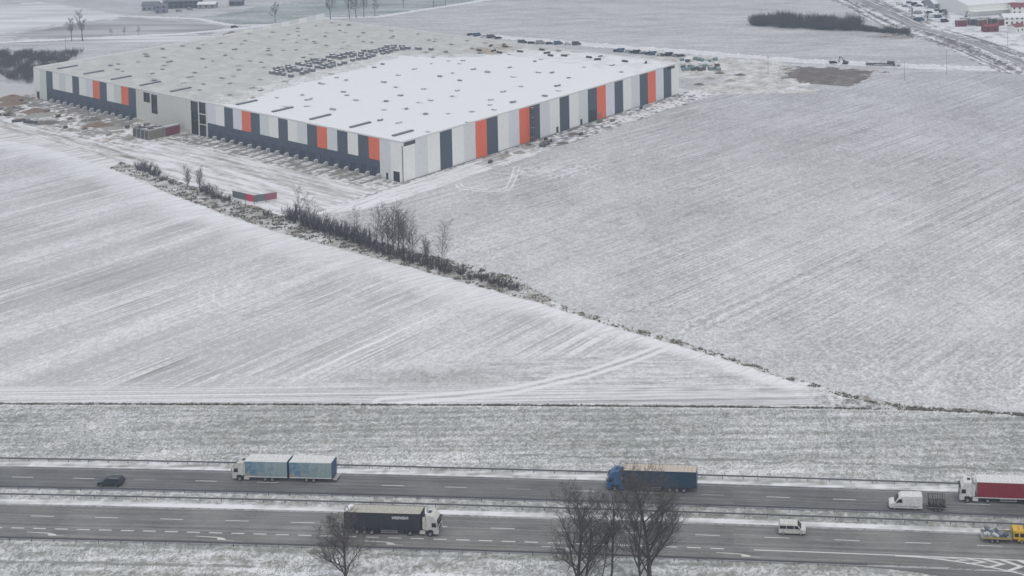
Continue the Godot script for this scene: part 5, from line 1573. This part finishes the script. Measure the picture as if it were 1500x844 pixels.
	for k in 7:
		var y := k * 1.95
		var fm := MB.new()
		for sx in [-0.6, 0.6]:
			for sz in [-0.6, 0.6]:
				fm.bar(Vector3(sx, y, sz), Vector3(sx, y + 1.95, sz), 0.06, 5)
		fm.bar(Vector3(-0.6, y + 1, 0.6), Vector3(0.6, y + 1, 0.6), 0.05, 5).bar(Vector3(-0.6, y, 0.6), Vector3(0.6, y + 1.9, 0.6), 0.04, 5)
		part(sc, "scaffold_frame", fm.mesh(), M.felt)
		part(sc, "deck", bmesh(Vector3(0, y + 1.9, 0), Vector3(1.3, 0.08, 1.3)), M.cont_red if k % 2 else M.wood)
	var li := thing("scissor_lift", "small green scissor lift in front of the dark service gate", "lift", plan(-3.2, 17.6 * PW), along)
	part(li, "base", bmesh(Vector3(0, 0.65, 0), Vector3(2.6, 0.6, 1.3), 0.05), M.machine_olive)
	for k in 3:
		part(li, "scissor_arm", MB.new().bar(Vector3(-1.1, 0.95 + k * 0.9, 0.5), Vector3(1.1, 1.85 + k * 0.9, 0.5), 0.07, 5).bar(Vector3(1.1, 0.95 + k * 0.9, -0.5), Vector3(-1.1, 1.85 + k * 0.9, -0.5), 0.07, 5).mesh(), M.felt)
	part(li, "platform", MB.new().box(Vector3(0, 3.7, 0), Vector3(2.6, 0.12, 1.3)).box(Vector3(0, 4.3, 0.62), Vector3(2.6, 0.06, 0.05)).box(Vector3(0, 4.3, -0.62), Vector3(2.6, 0.06, 0.05)).mesh(), M.machine_olive)
	for s in [-1.0, 1.0]:
		wheel(li, 0.9, s * 0.6, 0.36, 0.24)
		wheel(li, -0.9, s * 0.6, 0.36, 0.24)

func build_far() -> void:
	# cars and vans parked behind the hall
	var paints := [M.car_black, M.car_blue, M.cab_white, M.felt, M.car_black, M.cab_grey]
	rng.seed = 44
	for k in 13:
		var t := k / 12.0
		var at := Vector3(lerpf(-61.0, -25.0, t), 0, lerpf(-653.5, -636.0, t) + rng.randf_range(-1.5, 1.5))
		small_car("vehicle behind the far right corner of the warehouse, %s from the left in its row" % ORD[k], at, 0.45 + rng.randf_range(-0.1, 0.1), paints[k % 6], "vehicles parked behind the warehouse", k % 3 == 1)
	for k in 7:
		var t := k / 6.0
		small_car("vehicle beyond the middle of the warehouse far edge, %s from the left" % ORD[k], Vector3(lerpf(-118.0, -86.0, t), 0, lerpf(-683.0, -675.5, t)), 0.3, paints[(k + 3) % 6], "vehicles beyond the far edge", k % 2 == 0)
	for k in 5:
		var t := k / 4.0
		small_car("vehicle far behind the brown patch of the roof, %s from the left" % ORD[k], Vector3(lerpf(-154.0, -135.0, t), 0, lerpf(-712.0, -699.0, t)), 0.6, paints[k], "vehicles behind the brown roof patch", k % 2 == 1)
	small_car("dark car on the white road behind the raised wall of the warehouse", Vector3(-312.0, 0, -752.0), 0.5, M.car_black, "")
	mound("brown earth bank on the far side behind the warehouse roof", Vector3(-303.0, 0, -726.0), 4.5, 1.8, M.earth, 9)
	# building material right of the hall
	rng.seed = 45
	for k in 34:
		var at := Vector3(-24.0 + k * 0.58, 0, -612.0 + rng.randf_range(-16.0, 14.0))
		var t := thing("material_pallet", "%s pallet right of the warehouse, %s of its colour from the left" % [["teal wrapped", "white wrapped", "dark"][k % 3], ORD[k / 3]], "pallet", at, rng.randf_range(0.3, 0.7), ["teal pallets", "white pallets", "dark pallets"][k % 3])
		part(t, "pallet_base", bmesh(Vector3(0, 0.08, 0), Vector3(2.4, 0.16, 1.6)), M.wood)
		part(t, "wrapped_load", bmesh(Vector3(0, 0.85, 0), Vector3(2.3, rng.randf_range(1.0, 1.5), 1.5), 0.08), [M.teal, M.snow, M.felt][k % 3])
	for k in 5:
		mound("rubble heap in the yard right of the warehouse, %s from the left" % ORD[k], Vector3(-14.0 + k * 5.0, 0, -566.0 - (k * 13) % 31), 2.6, 0.9, M.rubble if k % 2 else M.earth_dark, 60 + k)
	# traffic on the far snowy road
	var ex := excavator("small dark excavator on the snowy road beyond the right field", Vector3(60.5, 0, -611.5), 2.6, M.felt)
	ex.scale = Vector3.ONE * 0.72
	small_car("dark car left of the excavator on the snowy far road", Vector3(54.5, 0, -613.5), 0.25, M.car_black, "")
	var lo := thing("low_loader", "low loader truck with white cab on the snowy road beyond the right field", "truck", Vector3(80.0, 0, -606.0), -0.25)
	lo.rotation.y = 0.25 - 0.5
	part(lo, "deck", bmesh(Vector3(-2.0, 0.9, 0), Vector3(15.0, 0.35, 2.5), 0.05), M.felt)
	part(lo, "cab", MB.new().prism([[6.2, 0.5], [6.2, 2.9], [7.9, 2.9], [8.3, 1.7], [8.3, 0.5]], -1.2, 1.2, 0.08).mesh(), M.cab_white)
	part(lo, "load", bmesh(Vector3(3.2, 1.7, 0), Vector3(3.6, 1.3, 2.2), 0.15), M.felt)
	for s in [-1.0, 1.0]:
		for x in [7.2, 4.8, -6.0, -7.3, -8.6]:
			wheel(lo, x, s * 1.05, 0.48, 0.35)
	for q in [[107.1, -580.9, 12.0, "tall thin pole beside the snowy far road, right of the low loader"], [84.7, -569.5, 9.0, "thin pole in the right field below the low loader"], [-356.8, -640.0, 14.0, "thin pole behind the scrub at the far left"], [-42.1 + 62.0, -588.0, 9.0, "thin pole by the yard right of the warehouse"], [151.0, -640.0, 10.0, "thin pole by the embankment at the right edge"]]:
		var t := thing("utility_pole", q[3], "pole", Vector3(q[0], 0, q[1]))
		part(t, "shaft", MB.new().tube(PackedVector3Array([Vector3(0, -0.3, 0), Vector3(0, q[2], 0)]), PackedFloat32Array([0.14, 0.09]), 6).mesh(), M.pole)
		part(t, "crossarm", bmesh(Vector3(0, q[2] - 0.5, 0), Vector3(1.6, 0.1, 0.1)), M.pole)
	# road and track on the embankment
	var em := MB.new()
	var line := []
	for k in RAIL_ROAD.size() - 1:
		var A := Vector3(RAIL_ROAD[k][0], 0, RAIL_ROAD[k][1])
		var B := Vector3(RAIL_ROAD[k + 1][0], 0, RAIL_ROAD[k + 1][1])
		for q in 6:
			line.append(A.lerp(B, q / 6.0))
	for k in line.size() - 1:
		var A: Vector3 = line[k]
		var B: Vector3 = line[k + 1]
		var s0: Vector3 = ((line[mini(k + 1, line.size() - 1)] - line[maxi(k - 1, 0)]) as Vector3).normalized().cross(Vector3.UP)
		var s1: Vector3 = ((line[mini(k + 2, line.size() - 1)] - line[k]) as Vector3).normalized().cross(Vector3.UP)
		for e in [[-9.0, 0.0, -4.5, 1.4], [-4.5, 1.4, 4.5, 1.4], [4.5, 1.4, 9.0, 0.0]]:
			var c := [A + s0 * e[0] + Vector3(0, e[1], 0), B + s1 * e[0] + Vector3(0, e[1], 0), B + s1 * e[2] + Vector3(0, e[3], 0), A + s0 * e[2] + Vector3(0, e[3], 0)]
			var t := []
			for p in c:
				t.append(Vector2((p.x + 900.0) / 1400.0, (p.z + 1400.0) / 818.0))
			em.uvquad(c[0], c[1], c[2], c[3], Vector3.UP, t[0], t[1], t[2], t[3])
	struct("embankment_road", em.mesh(), M.far_land)
	# works and houses at the upper right
	var hall := house("industrial_hall", "long white industrial hall with flat roof at the upper right", Vector3(164.0, 0, -784.0), 0.35, Vector3(36, 7, 40), M.p_white, M.snow, 0.12, false)
	part(hall, "canopy", bmesh(Vector3(0, 3.4, 22.0), Vector3(34, 0.3, 4.0)), M.p_white)
	house("red_house", "long low building with dark red walls below the white hall", Vector3(155.5, 0, -703.5), 0.2, Vector3(9, 3.2, 5), M.brick_red, M.roof_red)
	house("red_house", "dark red roofed building at the right edge beside the white hall", Vector3(191.0, 0, -768.0), 0.1, Vector3(18, 5, 9), M.p_white, M.roof_red)
	house("red_house", "small red roofed house at the right edge, lower of the pair", Vector3(170.0, 0, -700.0), 0.7, Vector3(8, 3.5, 6), M.p_white, M.roof_red)
	house("white_house", "white walled building with snowy roof at the right edge", Vector3(176.0, 0, -728.0), 0.1, Vector3(16, 4.5, 9), M.p_white, M.snow)
	house("low_shed", "low grey shed between the parking lot and the white hall", Vector3(140.0, 0, -800.0), 0.35, Vector3(10, 3.5, 14), M.farm_grey, M.snow)
	house("red_house", "dark red workshop behind the small house at the right edge", Vector3(186.0, 0, -705.0), 0.3, Vector3(14, 4, 7), M.brick_red, M.roof_red)
	for k in 9:
		container("%s container in the far yard before the white hall, %s from the left" % [["dark red", "white", "grey"][k % 3], ORD[k]], Vector3(142.0 + k * 4.2, 0, -722.0 - (k * 7) % 10), 0.3 + 0.2 * (k % 2), [M.cont_red, M.cab_white, M.felt][k % 3], "containers in the far yard")
	rng.seed = 46
	for k in 24:
		var at := Vector3(118.0 + k * 1.08, 0, -742.0 - rng.randf() * 80.0)
		if at.x < 108.0 + (-at.z - 742.0) * -0.12 + 8.0:
			continue
		small_car("vehicle on the snowy lot left of the white hall, %s from the left" % ORD[k], at, rng.randf_range(0.2, 0.5), [M.cab_white, M.car_black, M.cab_grey, M.car_blue][k % 4], "vehicles on the far parking lot", k % 3 == 0)
	for k in 6:
		var at := Vector3(136.0 + k * 6.0 + rng.randf_range(-1, 1), 0, -738.0 + rng.randf_range(-6, 4))
		small_car("vehicle in front of the white industrial hall, %s from the left" % ORD[k], at, 0.3, [M.car_black, M.brick_red, M.cab_white][k % 3], "vehicles before the hall", k % 2 == 0)
	var fo := {"kids": [10, 6, 4], "spread": 0.8, "reach": 0.5, "start": 0.15, "up": 0.3, "thin": 0.07, "wood": 0, "depth": 3, "bias": Vector3.ZERO, "stems": [[0, 0, 0, 0, 1.0, 1.6]]}
	var fm := tree_meshes(95, 7.0, fo)
	for q in [[118.0, -760.0, "dark bare tree between embankment and parking lot, upper of two"], [124.0, -738.0, "dark bare tree between embankment and parking lot, lower of two"], [137.0, -745.0, "low bare tree at the near left corner of the white hall"], [148.0, -735.0, "low bare tree before the white hall"]]:
		tree("lot_tree", q[2], Vector3(q[0], 0, q[1]), fm, "trees round the far parking lot", q[0], Vector3.ONE, M.twig_wood)
	# farm at the upper left
	house("farm_building", "grey farm building at the left end of the far hamlet", Vector3(-403.0, 0, -832.0), 0.2, Vector3(10, 4, 8), M.farm_grey, M.farm_roof)
	house("farm_building", "violet grey farm building standing forward in the far hamlet", Vector3(-389.0, 0, -818.0), 0.3, Vector3(7, 5, 7), M.farm_violet, M.farm_roof)
	house("farm_building", "long dark barn at the back of the far hamlet", Vector3(-385.0, 0, -842.0), 0.1, Vector3(24, 5, 9), M.farm_dark, M.farm_roof)
	house("farm_building", "low shed right of the barn in the far hamlet", Vector3(-366.0, 0, -838.0), 0.1, Vector3(12, 3, 6), M.farm_grey, M.snow)
	house("farm_building", "small lone shed far right of the hamlet", Vector3(-350.0, 0, -849.0), 0.1, Vector3(9, 3, 5), M.farm_dark, M.farm_roof)
	for q in [[-380.0, -824.0, 0], [-375.0, -830.0, 1], [-396.0, -826.0, 2]]:
		small_car("grey vehicle parked %s" % ["between the barn and the forward farm building", "before the low shed of the far hamlet", "by the left farm building of the far hamlet"][int(q[2])], Vector3(q[0], 0, q[1]), 0.4, M.cab_grey, "vehicles at the far hamlet")

# ---------------------------------------------------------------- everything
func materials() -> void:
	M.steel = mat(0.13, 0.135, 0.145, 0.6, 0.0)
	M.paint = mat(0.62, 0.62, 0.60, 0.7)
	M.paint_worn = mat(0.33, 0.33, 0.325, 0.8)
	M.white = mat(0.74, 0.75, 0.76, 0.5)
	M.black = mat(0.018, 0.019, 0.021, 0.5)
	M.black_gap = mat(0.022, 0.024, 0.028, 0.6)
	M.rubber = mat(0.02, 0.02, 0.021, 0.85)
	M.rim = mat(0.30, 0.30, 0.31, 0.45, 0.4)
	M.alu = mat(0.42, 0.43, 0.44, 0.45, 0.3)
	M.lamp_red = mat(0.35, 0.02, 0.02, 0.25)
	M.lamp_clear = mat(0.55, 0.56, 0.58, 0.15)
	M.lamp_amber = mat(0.7, 0.28, 0.02, 0.25)
	M.glass_dark = mat(0.012, 0.015, 0.018, 0.12)
	M.p_white = mat(0.88, 0.89, 0.86, 0.55)
	M.p_grey = mat(0.72, 0.745, 0.755, 0.55)
	M.p_lilac = mat(0.74, 0.755, 0.81, 0.55)
	M.p_green = mat(0.69, 0.735, 0.69, 0.55)
	M.p_dark = mat(0.062, 0.083, 0.112, 0.5)
	M.p_orange = mat(0.82, 0.155, 0.062, 0.5)
	M.p_belt = mat(0.05, 0.07, 0.105, 0.5)
	M.p_belt2 = mat(0.038, 0.05, 0.072, 0.5)
	M.coping = mat(0.76, 0.77, 0.78, 0.6)
	M.concrete_wall = mat(0.73, 0.735, 0.70, 0.85)
	M.concrete = mat(0.44, 0.445, 0.43, 0.9)
	M.concrete_dark = mat(0.24, 0.24, 0.23, 0.9)
	M.snow = mat(0.79, 0.80, 0.835, 0.95)
	M.snow_dirty = mat(0.50, 0.51, 0.53, 0.95)
	M.roof_glass = mat(0.10, 0.115, 0.14, 0.3)
	M.vent = mat(0.20, 0.21, 0.215, 0.7)
	M.vent2 = mat(0.36, 0.37, 0.37, 0.7)
	M.wrap = mat(0.17, 0.175, 0.195, 0.7)
	M.wood = mat(0.30, 0.25, 0.19, 0.85)
	M.felt = mat(0.075, 0.077, 0.08, 0.9)
	M.cab_cream = mat(0.66, 0.675, 0.645, 0.4)
	M.cab_white = mat(0.77, 0.78, 0.80, 0.4)
	M.cab_grey = mat(0.26, 0.27, 0.28, 0.5)
	M.cab_blue = mat(0.035, 0.15, 0.36, 0.4)
	M.cab_blue_dark = mat(0.022, 0.055, 0.15, 0.5)
	M.cab_yellow = mat(0.72, 0.46, 0.02, 0.4)
	M.board_yellow = mat(0.35, 0.29, 0.10, 0.7)
	M.car_black = mat(0.022, 0.026, 0.034, 0.3)
	M.car_blue = mat(0.06, 0.09, 0.15, 0.35)
	M.curtain_black = mat(0.030, 0.033, 0.039, 0.6)
	M.curtain_blue = mat(0.020, 0.062, 0.115, 0.6)
	M.curtain_blue_dark = mat(0.018, 0.045, 0.085, 0.6)
	M.curtain_red = mat(0.30, 0.022, 0.042, 0.6)
	M.tarp_beige = mat(0.50, 0.485, 0.43, 0.85)
	M.tarp_pale = mat(0.60, 0.53, 0.46, 0.85)
	M.tarp_white = mat(0.76, 0.77, 0.79, 0.8)
	M.stake = mat(0.055, 0.042, 0.038, 0.85)
	M.stake2 = mat(0.20, 0.15, 0.13, 0.85)
	M.scrap = mat(0.07, 0.085, 0.12, 0.6)
	M.scrap2 = mat(0.17, 0.19, 0.23, 0.6)
	M.bark = mat(0.075, 0.066, 0.058, 0.95)
	M.twig = mat(0.105, 0.09, 0.08, 0.95)
	M.twig_far = M.twig
	M.twig_wood = M.twig
	M.twig_scrub = M.twig
	M.shrub = mat(0.075, 0.066, 0.066, 0.95)
	M.shrub_twig = mat(0.095, 0.085, 0.085, 0.95)
	M.pole = mat(0.28, 0.28, 0.29, 0.8)
	M.cont_olive = mat(0.24, 0.23, 0.18, 0.7)
	M.cont_brown = mat(0.21, 0.175, 0.15, 0.7)
	M.cont_pale = mat(0.33, 0.325, 0.31, 0.7)
	M.cont_red = mat(0.22, 0.05, 0.065, 0.7)
	M.rubble = mat(0.33, 0.32, 0.29, 0.95)
	M.earth = mat(0.22, 0.155, 0.11, 0.95)
	M.earth_dark = mat(0.15, 0.135, 0.115, 0.95)
	M.machine_olive = mat(0.22, 0.22, 0.13, 0.6)
	M.machine_grey = mat(0.17, 0.18, 0.17, 0.6)
	M.hoard_grey = mat(0.13, 0.15, 0.15, 0.7)
	M.hoard_red = mat(0.50, 0.055, 0.11, 0.6)
	M.hoard_red2 = mat(0.32, 0.09, 0.13, 0.6)
	M.teal = mat(0.19, 0.27, 0.29, 0.6)
	M.brick_red = mat(0.20, 0.05, 0.06, 0.9)
	M.roof_red = mat(0.24, 0.06, 0.075, 0.9)
	M.farm_grey = mat(0.30, 0.30, 0.33, 0.9)
	M.farm_violet = mat(0.24, 0.24, 0.31, 0.9)
	M.farm_dark = mat(0.10, 0.11, 0.13, 0.9)
	M.farm_roof = mat(0.17, 0.175, 0.20, 0.9)
	M.asphalt_far = mat(0.24, 0.24, 0.25, 0.9)
	M.bank = mat(0.17, 0.155, 0.15, 0.95)
	M.grass = mat(1, 1, 1, 0.95)
	M.grass.vertex_color_use_as_albedo = true
	var gn := FastNoiseLite.new()
	gn.seed = 5
	gn.frequency = 0.03
	gn.fractal_octaves = 4
	var grime := func(u: float, v: float) -> Color:
		var q := 0.93 + 0.10 * gn.get_noise_2d(u * 256.0, v * 256.0) + 0.05 * gn.get_noise_2d(u * 900.0, v * 120.0)
		return Color(q, q * 0.995, q * 0.985)
	var gt := print_image(256, 256, grime)
	var soft := func(u: float, v: float) -> Color:
		var q := 0.975 + 0.035 * gn.get_noise_2d(u * 256.0, v * 256.0)
		return Color(q, q, q)
	var gp := print_image(256, 256, soft)
	for k in ["cab_cream", "cab_white", "cab_blue", "cab_yellow", "curtain_black", "curtain_blue", "curtain_red", "tarp_beige", "tarp_pale", "tarp_white", "concrete", "concrete_wall", "p_belt", "cont_olive", "cont_brown", "cont_pale", "cont_red", "p_white", "p_grey", "p_lilac", "p_green", "p_dark", "p_orange", "coping"]:
		M[k].albedo_texture = gt
		M[k].uv1_triplanar = true
		M[k].uv1_scale = Vector3.ONE * 0.21
		if k.begins_with("p_"):
			M[k].uv1_scale = Vector3(0.13, 0.04, 0.13)
			M[k].albedo_texture = gp
	M.post_mesh = MB.new().box(Vector3(0, 0.36, 0), Vector3(0.1, 0.76, 0.06)).mesh()
	rng.seed = 21
	var pn := FastNoiseLite.new()
	pn.seed = 8
	pn.frequency = 3.0
	var mural := func(u: float, v: float) -> Color:
		var k := pn.get_noise_2d(u * 2.0, v * 0.7)
		var f := pn.get_noise_2d(u * 7.0 + 9.0, v * 3.0)
		var c := Color(0.11, 0.22, 0.33).lerp(Color(0.33, 0.40, 0.40), clampf(u * 1.3 + k * 0.7, 0.0, 1.0))
		c = c.lerp(Color(0.34, 0.33, 0.27), clampf((v - 0.66 + 0.3 * k) * 4.0, 0.0, 1.0) * clampf(1.2 - u * 1.8, 0.0, 1.0))
		c = c.lerp(Color(0.15, 0.26, 0.26), clampf((f + 0.1) * 2.0, 0.0, 1.0) * clampf(u * 1.5 - 0.4, 0.0, 0.8))
		c = c.lerp(Color(0.44, 0.49, 0.52), clampf((f - 0.15) * 3.0, 0.0, 1.0) * clampf(1.3 - v * 1.8, 0.0, 0.9))
		return c.linear_to_srgb()
	M.curtain_print = map_mat(print_image(128, 48, mural), 0.6)

func _ready() -> void:
	# camera
	var cam := Camera3D.new()
	cam.name = "camera"
	add_child(cam)
	cam.projection = Camera3D.PROJECTION_FRUSTUM
	cam.near = 1.0
	cam.far = 8000.0
	cam.size = 844.0 / 1752.4
	cam.frustum_offset = Vector2(-312.99 / 1752.4, -593.5 / 1752.4)
	cam.position = Vector3(0, 122.42, 0)
	cam.basis = Basis(Vector3.RIGHT, -0.0462) * Basis(Vector3.BACK, -0.0125)
	cam.current = true
	# overcast winter sky
	var env := Environment.new()
	env.background_mode = Environment.BG_SKY
	var sm := ProceduralSkyMaterial.new()
	sm.sky_top_color = Color(0.875, 0.885, 0.905)
	sm.sky_horizon_color = Color(0.82, 0.835, 0.865)
	sm.ground_horizon_color = Color(0.78, 0.80, 0.84)
	sm.ground_bottom_color = Color(0.6, 0.61, 0.63)
	sm.sky_curve = 0.3
	sm.sun_angle_max = 0.0
	var sky := Sky.new()
	sky.sky_material = sm
	env.sky = sky
	env.tonemap_mode = Environment.TONE_MAPPER_LINEAR
	env.tonemap_exposure = 1.13
	env.sdfgi_enabled = true
	env.ssao_enabled = true
	env.ssil_enabled = true
	env.fog_enabled = true
	env.fog_density = 0.00042
	env.fog_light_color = Color(0.76, 0.82, 0.90)
	var we := WorldEnvironment.new()
	we.name = "world"
	we.environment = env
	add_child(we)
	var sun := DirectionalLight3D.new()
	sun.name = "sun"
	sun.light_energy = 0.3
	sun.light_angular_distance = 25.0
	sun.light_color = Color(1.0, 0.98, 0.95)
	sun.shadow_enabled = true
	add_child(sun)
	sun.basis = Basis(Vector3.UP, 0.5) * Basis(Vector3.RIGHT, -1.0)

	# noise and tables
	na.seed = 3
	na.noise_type = FastNoiseLite.TYPE_SIMPLEX_SMOOTH
	na.frequency = 0.35
	na.fractal_type = FastNoiseLite.FRACTAL_NONE
	nb.seed = 9
	nb.noise_type = FastNoiseLite.TYPE_VALUE
	nb.frequency = 1.0
	nb.fractal_type = FastNoiseLite.FRACTAL_NONE
	nf.seed = 17
	nf.noise_type = FastNoiseLite.TYPE_SIMPLEX
	nf.frequency = 0.12
	nf.fractal_type = FastNoiseLite.FRACTAL_FBM
	nf.fractal_octaves = 3
	t_up = table(DITCH_UP)
	t_low = table(DITCH_LOW)
	t_fence = table(FENCE)
	t_tri = table(TRIANGLE)
	p_green = poly2(GREEN_FIELD)
	p_pale = poly2(PALE_FIELD)
	p_grey = poly2(GREY_FIELD)
	p_brown = poly2(BROWN_SOIL)
	srgb.resize(2048)
	for i in 2048:
		srgb[i] = int(round(255.0 * Color(i / 2047.0, 0, 0).linear_to_srgb().r))
	materials()

	# land
	var r1 := Rect2(-226, -340, 326, 162)
	var r2 := Rect2(-330, -582, 500, 242)
	var r3 := Rect2(-900, -1400, 1400, 818)
	var m1 := map_mat(compute(2048, 1106, r1, land_row))
	var m2 := map_mat(compute(2048, 992, r2, land_row))
	var m3 := map_mat(compute(2048, 1024, r3, land_row))
	M.far_land = m3
	print("land maps done ", Time.get_ticks_msec())
	plan_roof()
	M.roof = map_mat(compute(1024, 652, Rect2(), roof_row), 0.8)
	var at := compute(1024, 128, Rect2(), asphalt_row)
	M.asphalt = map_mat(at, 0.85)
	M.asphalt_dark = map_mat(at, 0.8)
	M.asphalt_dark.albedo_color = Color(0.78, 0.80, 0.825).linear_to_srgb()
	var g0 := MB.new()
	g0.quad(Vector3(-4000, -0.06, 3000), Vector3(4000, -0.06, 3000), Vector3(4000, -0.06, -5000), Vector3(-4000, -0.06, -5000), Vector3(0, -10, 0))
	struct("ground", g0.mesh(), mat(0.50, 0.50, 0.515, 0.95))
	var fence_line := func(x: float) -> float: return tz(t_fence, x)
	struct("grass_verge", sheet(r1, -226, 100, 5.0, fence_line, func(_x: float) -> float: return -178.0, 0.0), m1)
	struct("field", sheet(r1, -226, 100, 5.0, func(_x: float) -> float: return -340.0, fence_line, 0.0), m1)
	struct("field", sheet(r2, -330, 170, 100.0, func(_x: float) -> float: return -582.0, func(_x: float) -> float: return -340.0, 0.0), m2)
	struct("far_fields", sheet(r3, -900, 500, 200.0, func(_x: float) -> float: return -1400.0, func(_x: float) -> float: return -582.0, 0.0), m3)
	build_highway()
	build_warehouse()
	build_roof_stacks()
	print("buildings done ", Time.get_ticks_msec())
	build_lorries()
	build_small_vehicles()
	build_trees()
	print("trees done ", Time.get_ticks_msec())
	build_grass()
	build_site()
	build_far()
	print("all done ", Time.get_ticks_msec())
